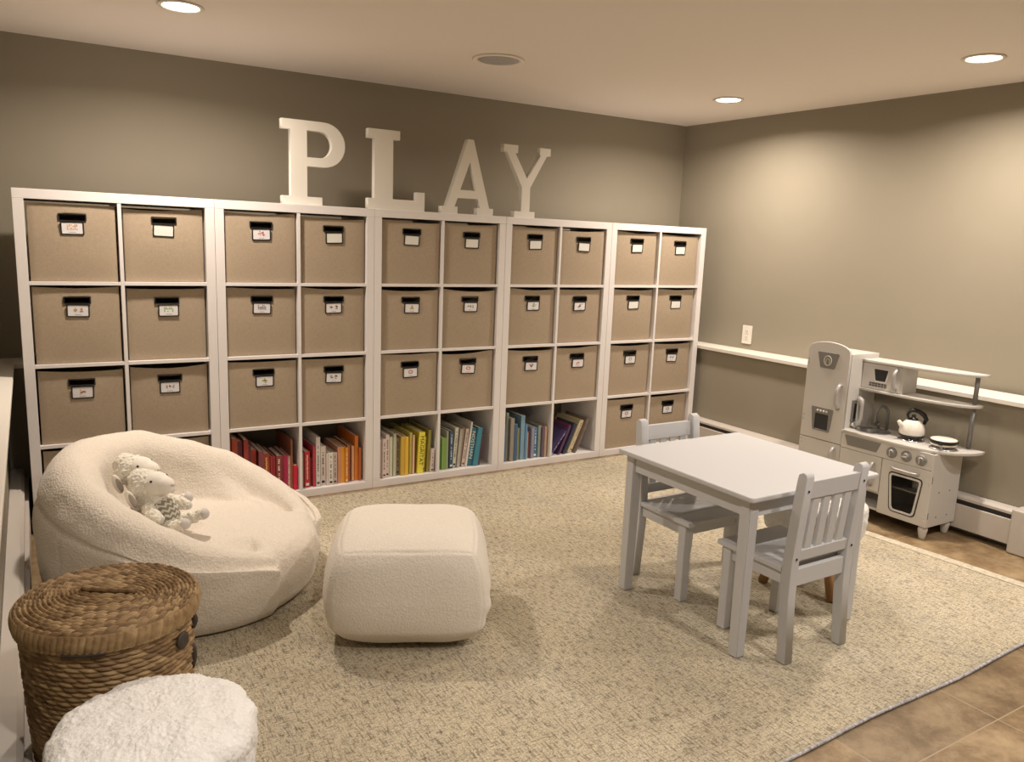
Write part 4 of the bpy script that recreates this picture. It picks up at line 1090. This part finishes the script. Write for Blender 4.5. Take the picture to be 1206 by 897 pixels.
bm = bmesh.new(); tube(bm, [(3.812, -1.868, .4385), (3.812, -1.868, .6398)], .0105, 16); tube(bm, [(3.812, -1.868, .6532), (3.812, -1.868, .7888)], .0105, 16)
kobj('shelf_post', bm, KGREY, smooth=True)
# counter with sink hole
YC1 = -1.940
cp = [(KB, YR - .0005), (KX - .008, YR - .0005), (KX - .008, -1.70)]
for k in range(1, 17):
    a = k / 16 * PI / 2; cp.append((KX - .008 + (KB - .03 - KX + .008) * (1 - math.cos(a)), -1.70 + (YC1 + 1.70) * math.sin(a)))
cp += [(KB, YC1)]
SX, SY = 3.700, -1.440
hole = circ(SX, SY, .072, 36, .082)
flat('countertop', [[(x - ko.x, y - ko.y) for x, y in cp], [(x - ko.x, y - ko.y) for x, y in hole]], .014, KWHITE, kt, None, (0, 0, .4245), .0015)
bm = bmesh.new(); vs = lathe(bm, [(1.10, .4392), (1.10, .4415), (1.0, .4412), (.93, .428), (.80, .395), (.5, .388), (0, .388), (0, .385), (.55, .385), (.85, .39), (.99, .4235), (.99, .4392), (1.10, .4392)], 36)
bmesh.ops.transform(bm, matrix=Matrix.Translation((SX, SY, 0)) @ Matrix.Diagonal((.072, .082, 1, 1)), verts=bm.verts)
sink = kobj('sink', bm, KGREY, smooth=True)
bm = bmesh.new(); fx, fy = 3.795, -1.455
tube(bm, [(fx, fy, .4388), (fx, fy, .52)] + [(fx - .035 + .035 * math.cos(math.radians(a)), fy + .012 * (1 - math.cos(math.radians(a))), .52 + .045 * math.sin(math.radians(a))) for a in range(15, 181, 15)] + [(fx - .07, fy + .024, .49), (fx - .07, fy + .024, .475)], .0075, 12)
kobj('faucet', bm, KGREY, smooth=True)
bm = bmesh.new(); tube(bm, [(fx, fy + .045, .4388), (fx, fy + .045, .468)], .008, 12); tube(bm, [(fx - .002, fy + .045, .468), (fx - .03, fy + .052, .48)], .005, 10)
kobj('faucet_lever', bm, KGREY, smooth=True)
# lower body
YS = -1.842
bm = bmesh.new()
box(bm, KX + .016, KB, YR - .010, YR - .0008, .0655, .4240, .001); box(bm, KX + .0005, KB, YS, YS + .011, .0655, .4240, .001)
box(bm, KX + .016, KB, YS + .0112, YR - .0102, .0655, .078, .001); box(bm, KX + .016, KB, -1.589, -1.580, .078, .4238)
box(bm, KB - .005, KB, YS + .011, YR - .010, .078, .424); box(bm, KX + .018, KB - .005, -1.580, YR - .0102, .153, .163); box(bm, KX + .03, KB - .005, YS + .011, -1.589, .205, .211)
kobj('base_cabinet', bm, KWHITE)
kp = kflat('control_panel', [rrect(YS + .0005, YR - .001, .3455, .4238, .002, 2)], .014, KWHITE, KX, bevel=.001)
kflat('drawer_inlay', [rpoly(tr(-1.366, -1.568, .414, .364, .020), .004)], .0035, KGREY, KX - .003, kp)
for y in (-1.630, -1.705, -1.780):
    Mx = Matrix.Translation((KX - .0005, y, .3835)) @ Matrix.Rotation(-PI / 2, 4, 'Y')
    bm = bmesh.new(); lathe(bm, [(0, 0), (.0265, 0), (.0265, .004), (.020, .0065), (.0165, .0065), (.0155, .012), (.012, .0145), (0, .0145)], 28, M=Mx)
    kn = kobj('knob', bm, KGREY, kp, True)
    bm = bmesh.new()
    if y == -1.705: box(bm, KX - .021, KX - .0142, y - .014, y + .014, .3800, .3870, .002)
    else: box(bm, KX - .021, KX - .0142, y - .0035, y + .0035, .3695, .3975, .002)
    kobj('knob_grip', bm, CHROME, kn)
cd = kflat('cabinet_door', [rrect(-1.5815, YR - .0015, .1655, .3435, .003, 2)], .014, KWHITE, KX, bevel=.002)
hhandle('door_handle', ((-1.540, .310), (-1.538, .192)), .0085, KHAND, cd, .022)
od = kflat('oven_door', [rrect(YS + .0005, -1.5855, .0665, .3435, .003, 2), rpoly(tr(-1.628, -1.800, .290, .098, .022), .022)], .014, KWHITE, KX, bevel=.002)
kflat('window_frame', [rpoly(tr(-1.625, -1.803, .293, .095, .022), .024), rpoly(tr(-1.631, -1.797, .287, .101, .022), .020)], .004, BLACKRIM, KX - .0015, od)
kflat('window_frame', [rpoly(tr(-1.631, -1.797, .287, .101, .022), .020), rpoly(tr(-1.641, -1.787, .278, .110, .021), .016)], .005, KWHITE, KX - .004, od)
GL = mat('oven_window_film', (.55, .55, .55), .03)
GL.node_tree.nodes['Principled BSDF'].inputs['Transmission Weight'].default_value = 1
GL.node_tree.nodes['Principled BSDF'].inputs['Base Color'].default_value = (.62, .62, .62, 1)
GL.node_tree.nodes['Principled BSDF'].inputs['IOR'].default_value = 1.1
kflat('window_pane', [rpoly(tr(-1.640, -1.788, .279, .109, .021), .016)], .0015, GL, KX + .002, od)
hhandle('door_handle', ((-1.640, .314), (-1.778, .312)), .0065, KHAND, od, .018)
bm = bmesh.new()
for y, z in ((-1.828, .30), (-1.829, .275), (-1.828, .125), (-1.829, .10)):
    lathe(bm, [(0, 0), (.0035, 0), (.0035, .0015), (0, .0015)], 10, M=Matrix.Translation((KX, y, z)) @ Matrix.Rotation(-PI / 2, 4, 'Y'))
kobj('hinge_screws', bm, CHROME, od)
bm = bmesh.new()
for x, z in ((3.66, .232), (3.75, .232), (3.66, .11), (3.75, .11)): lathe(bm, [(0, 0), (.0035, 0), (.0035, .001), (0, .001)], 10, M=Matrix.Translation((x, YS, z)) @ Matrix.Rotation(PI / 2, 4, 'X'))
for z in (.125, .30): box(bm, KX + .004, KX + .007, YS - .001, YS, z - .016, z + .016)
kobj('side_screws', bm, SCREW)
for x in (3.612, 3.800):
    for y in (-1.116, -1.815):
        bm = bmesh.new(); lathe(bm, [(0, .0005), (.012, .0005), (.015, .008), (.020, .035), (.0225, .050), (.020, .058), (.015, .0652), (0, .0652)], 20, x, y); kobj('foot', bm, KWHITE, smooth=True)
BX = [(3.705, -1.645), (3.690, -1.815)]
for (x, y) in BX:
    bm = bmesh.new(); lathe(bm, [(.050, .4388), (.060, .4388), (.060, .443), (.054, .447), (.048, .443), (.048, .4388)], 32, x, y); 
    for k in range(4):
        a = k * PI / 2 + .4; tube(bm, [(x + .012 * math.cos(a), y + .012 * math.sin(a), .4515), (x + .050 * math.cos(a), y + .050 * math.sin(a), .4515), (x + .054 * math.cos(a), y + .054 * math.sin(a), .442)], .0032, 8)
    lathe(bm, [(0, .4388), (.02, .4388), (.018, .447), (0, .449)], 20, x, y)
    kobj('burner', bm, CHROME, smooth=True)
# kettle
x, y = BX[0]; zb = .4552
t = empty('toy_kettle', (x, y, zb), 'small cream toy kettle with black handle on the left burner', 'kettle', rotz=math.radians(-35)); t.scale = (1.16,) * 3
bm = bmesh.new(); lathe(bm, [(0, .012), (.049, .012), (.0505, .022), (.049, .038), (.042, .056), (.030, .070), (.022, .074), (0, .076)], 36); 
kb = obj('body', bm, POTWHITE, t, smooth=True)
bm = bmesh.new(); tube(bm, [(-.034, 0, .040), (-.052, 0, .056), (-.060, 0, .068)], .01, 12, radii=[.014, .010, .007]); obj('spout', bm, POTWHITE, t, smooth=True)
bm = bmesh.new(); lathe(bm, [(0, 0), (.042, 0), (.048, .004), (.050, .012), (0, .0118)], 36); obj('base_band', bm, BLACKP, t, smooth=True)
bm = bmesh.new(); lathe(bm, [(0, .0755), (.019, .0745), (.021, .077), (.012, .083), (.006, .086), (.009, .092), (.005, .097), (0, .098)], 24); obj('lid', bm, BLACKP, t, smooth=True)
bm = bmesh.new(); P3 = [(-.020, 0, .074), (-.026, 0, .096), (-.018, 0, .112), (0, 0, .117), (.022, 0, .110), (.042, 0, .096), (.054, 0, .078), (.046, 0, .056)]; tube(bm, P3, .007, 10, radii=[.004, .006, .008, .009, .009, .010, .009, .006]); obj('handle', bm, BLACKP, t, smooth=True)
# pan
x, y = BX[1]
t = empty('toy_pan', (x, y, zb), 'shallow cream toy pan with black rim on the right burner', 'pan', rotz=math.radians(200)); t.scale = (1.1,) * 3
bm = bmesh.new(); lathe(bm, [(0, 0), (.045, 0), (.052, .004), (.056, .022), (.0545, .022), (.050, .007), (0, .004)], 40); obj('bowl', bm, POTWHITE, t, smooth=True)
bm = bmesh.new(); lathe(bm, [(.0535, .010), (.0565, .013), (.0575, .024), (.0562, .0255), (.0535, .0245)], 40); obj('rim', bm, BLACKP, t, smooth=True)
bm = bmesh.new(); lathe(bm, [(0, .0205), (.052, .020), (.053, .0275), (.045, .030), (0, .0315)], 40); obj('lid', bm, POTWHITE, t, smooth=True)
bm = bmesh.new(); box(bm, .055, .078, -.008, .008, .012, .020, .003); obj('handle', bm, BLACKP, t)
t = empty('toy_pot', (3.70, -1.735, .2115), 'small white toy pot on the rack inside the oven', 'pot')
bm = bmesh.new(); lathe(bm, [(0, 0), (.036, 0), (.042, .004), (.045, .036), (.043, .036), (.039, .006), (0, .004)], 32); obj('bowl', bm, POTWHITE, t, smooth=True)
bm = bmesh.new(); lathe(bm, [(0, .037), (.046, .0365), (.046, .039), (.02, .046), (.008, .047), (.008, .056), (0, .057)], 32); obj('lid', bm, POTWHITE, t, smooth=True)
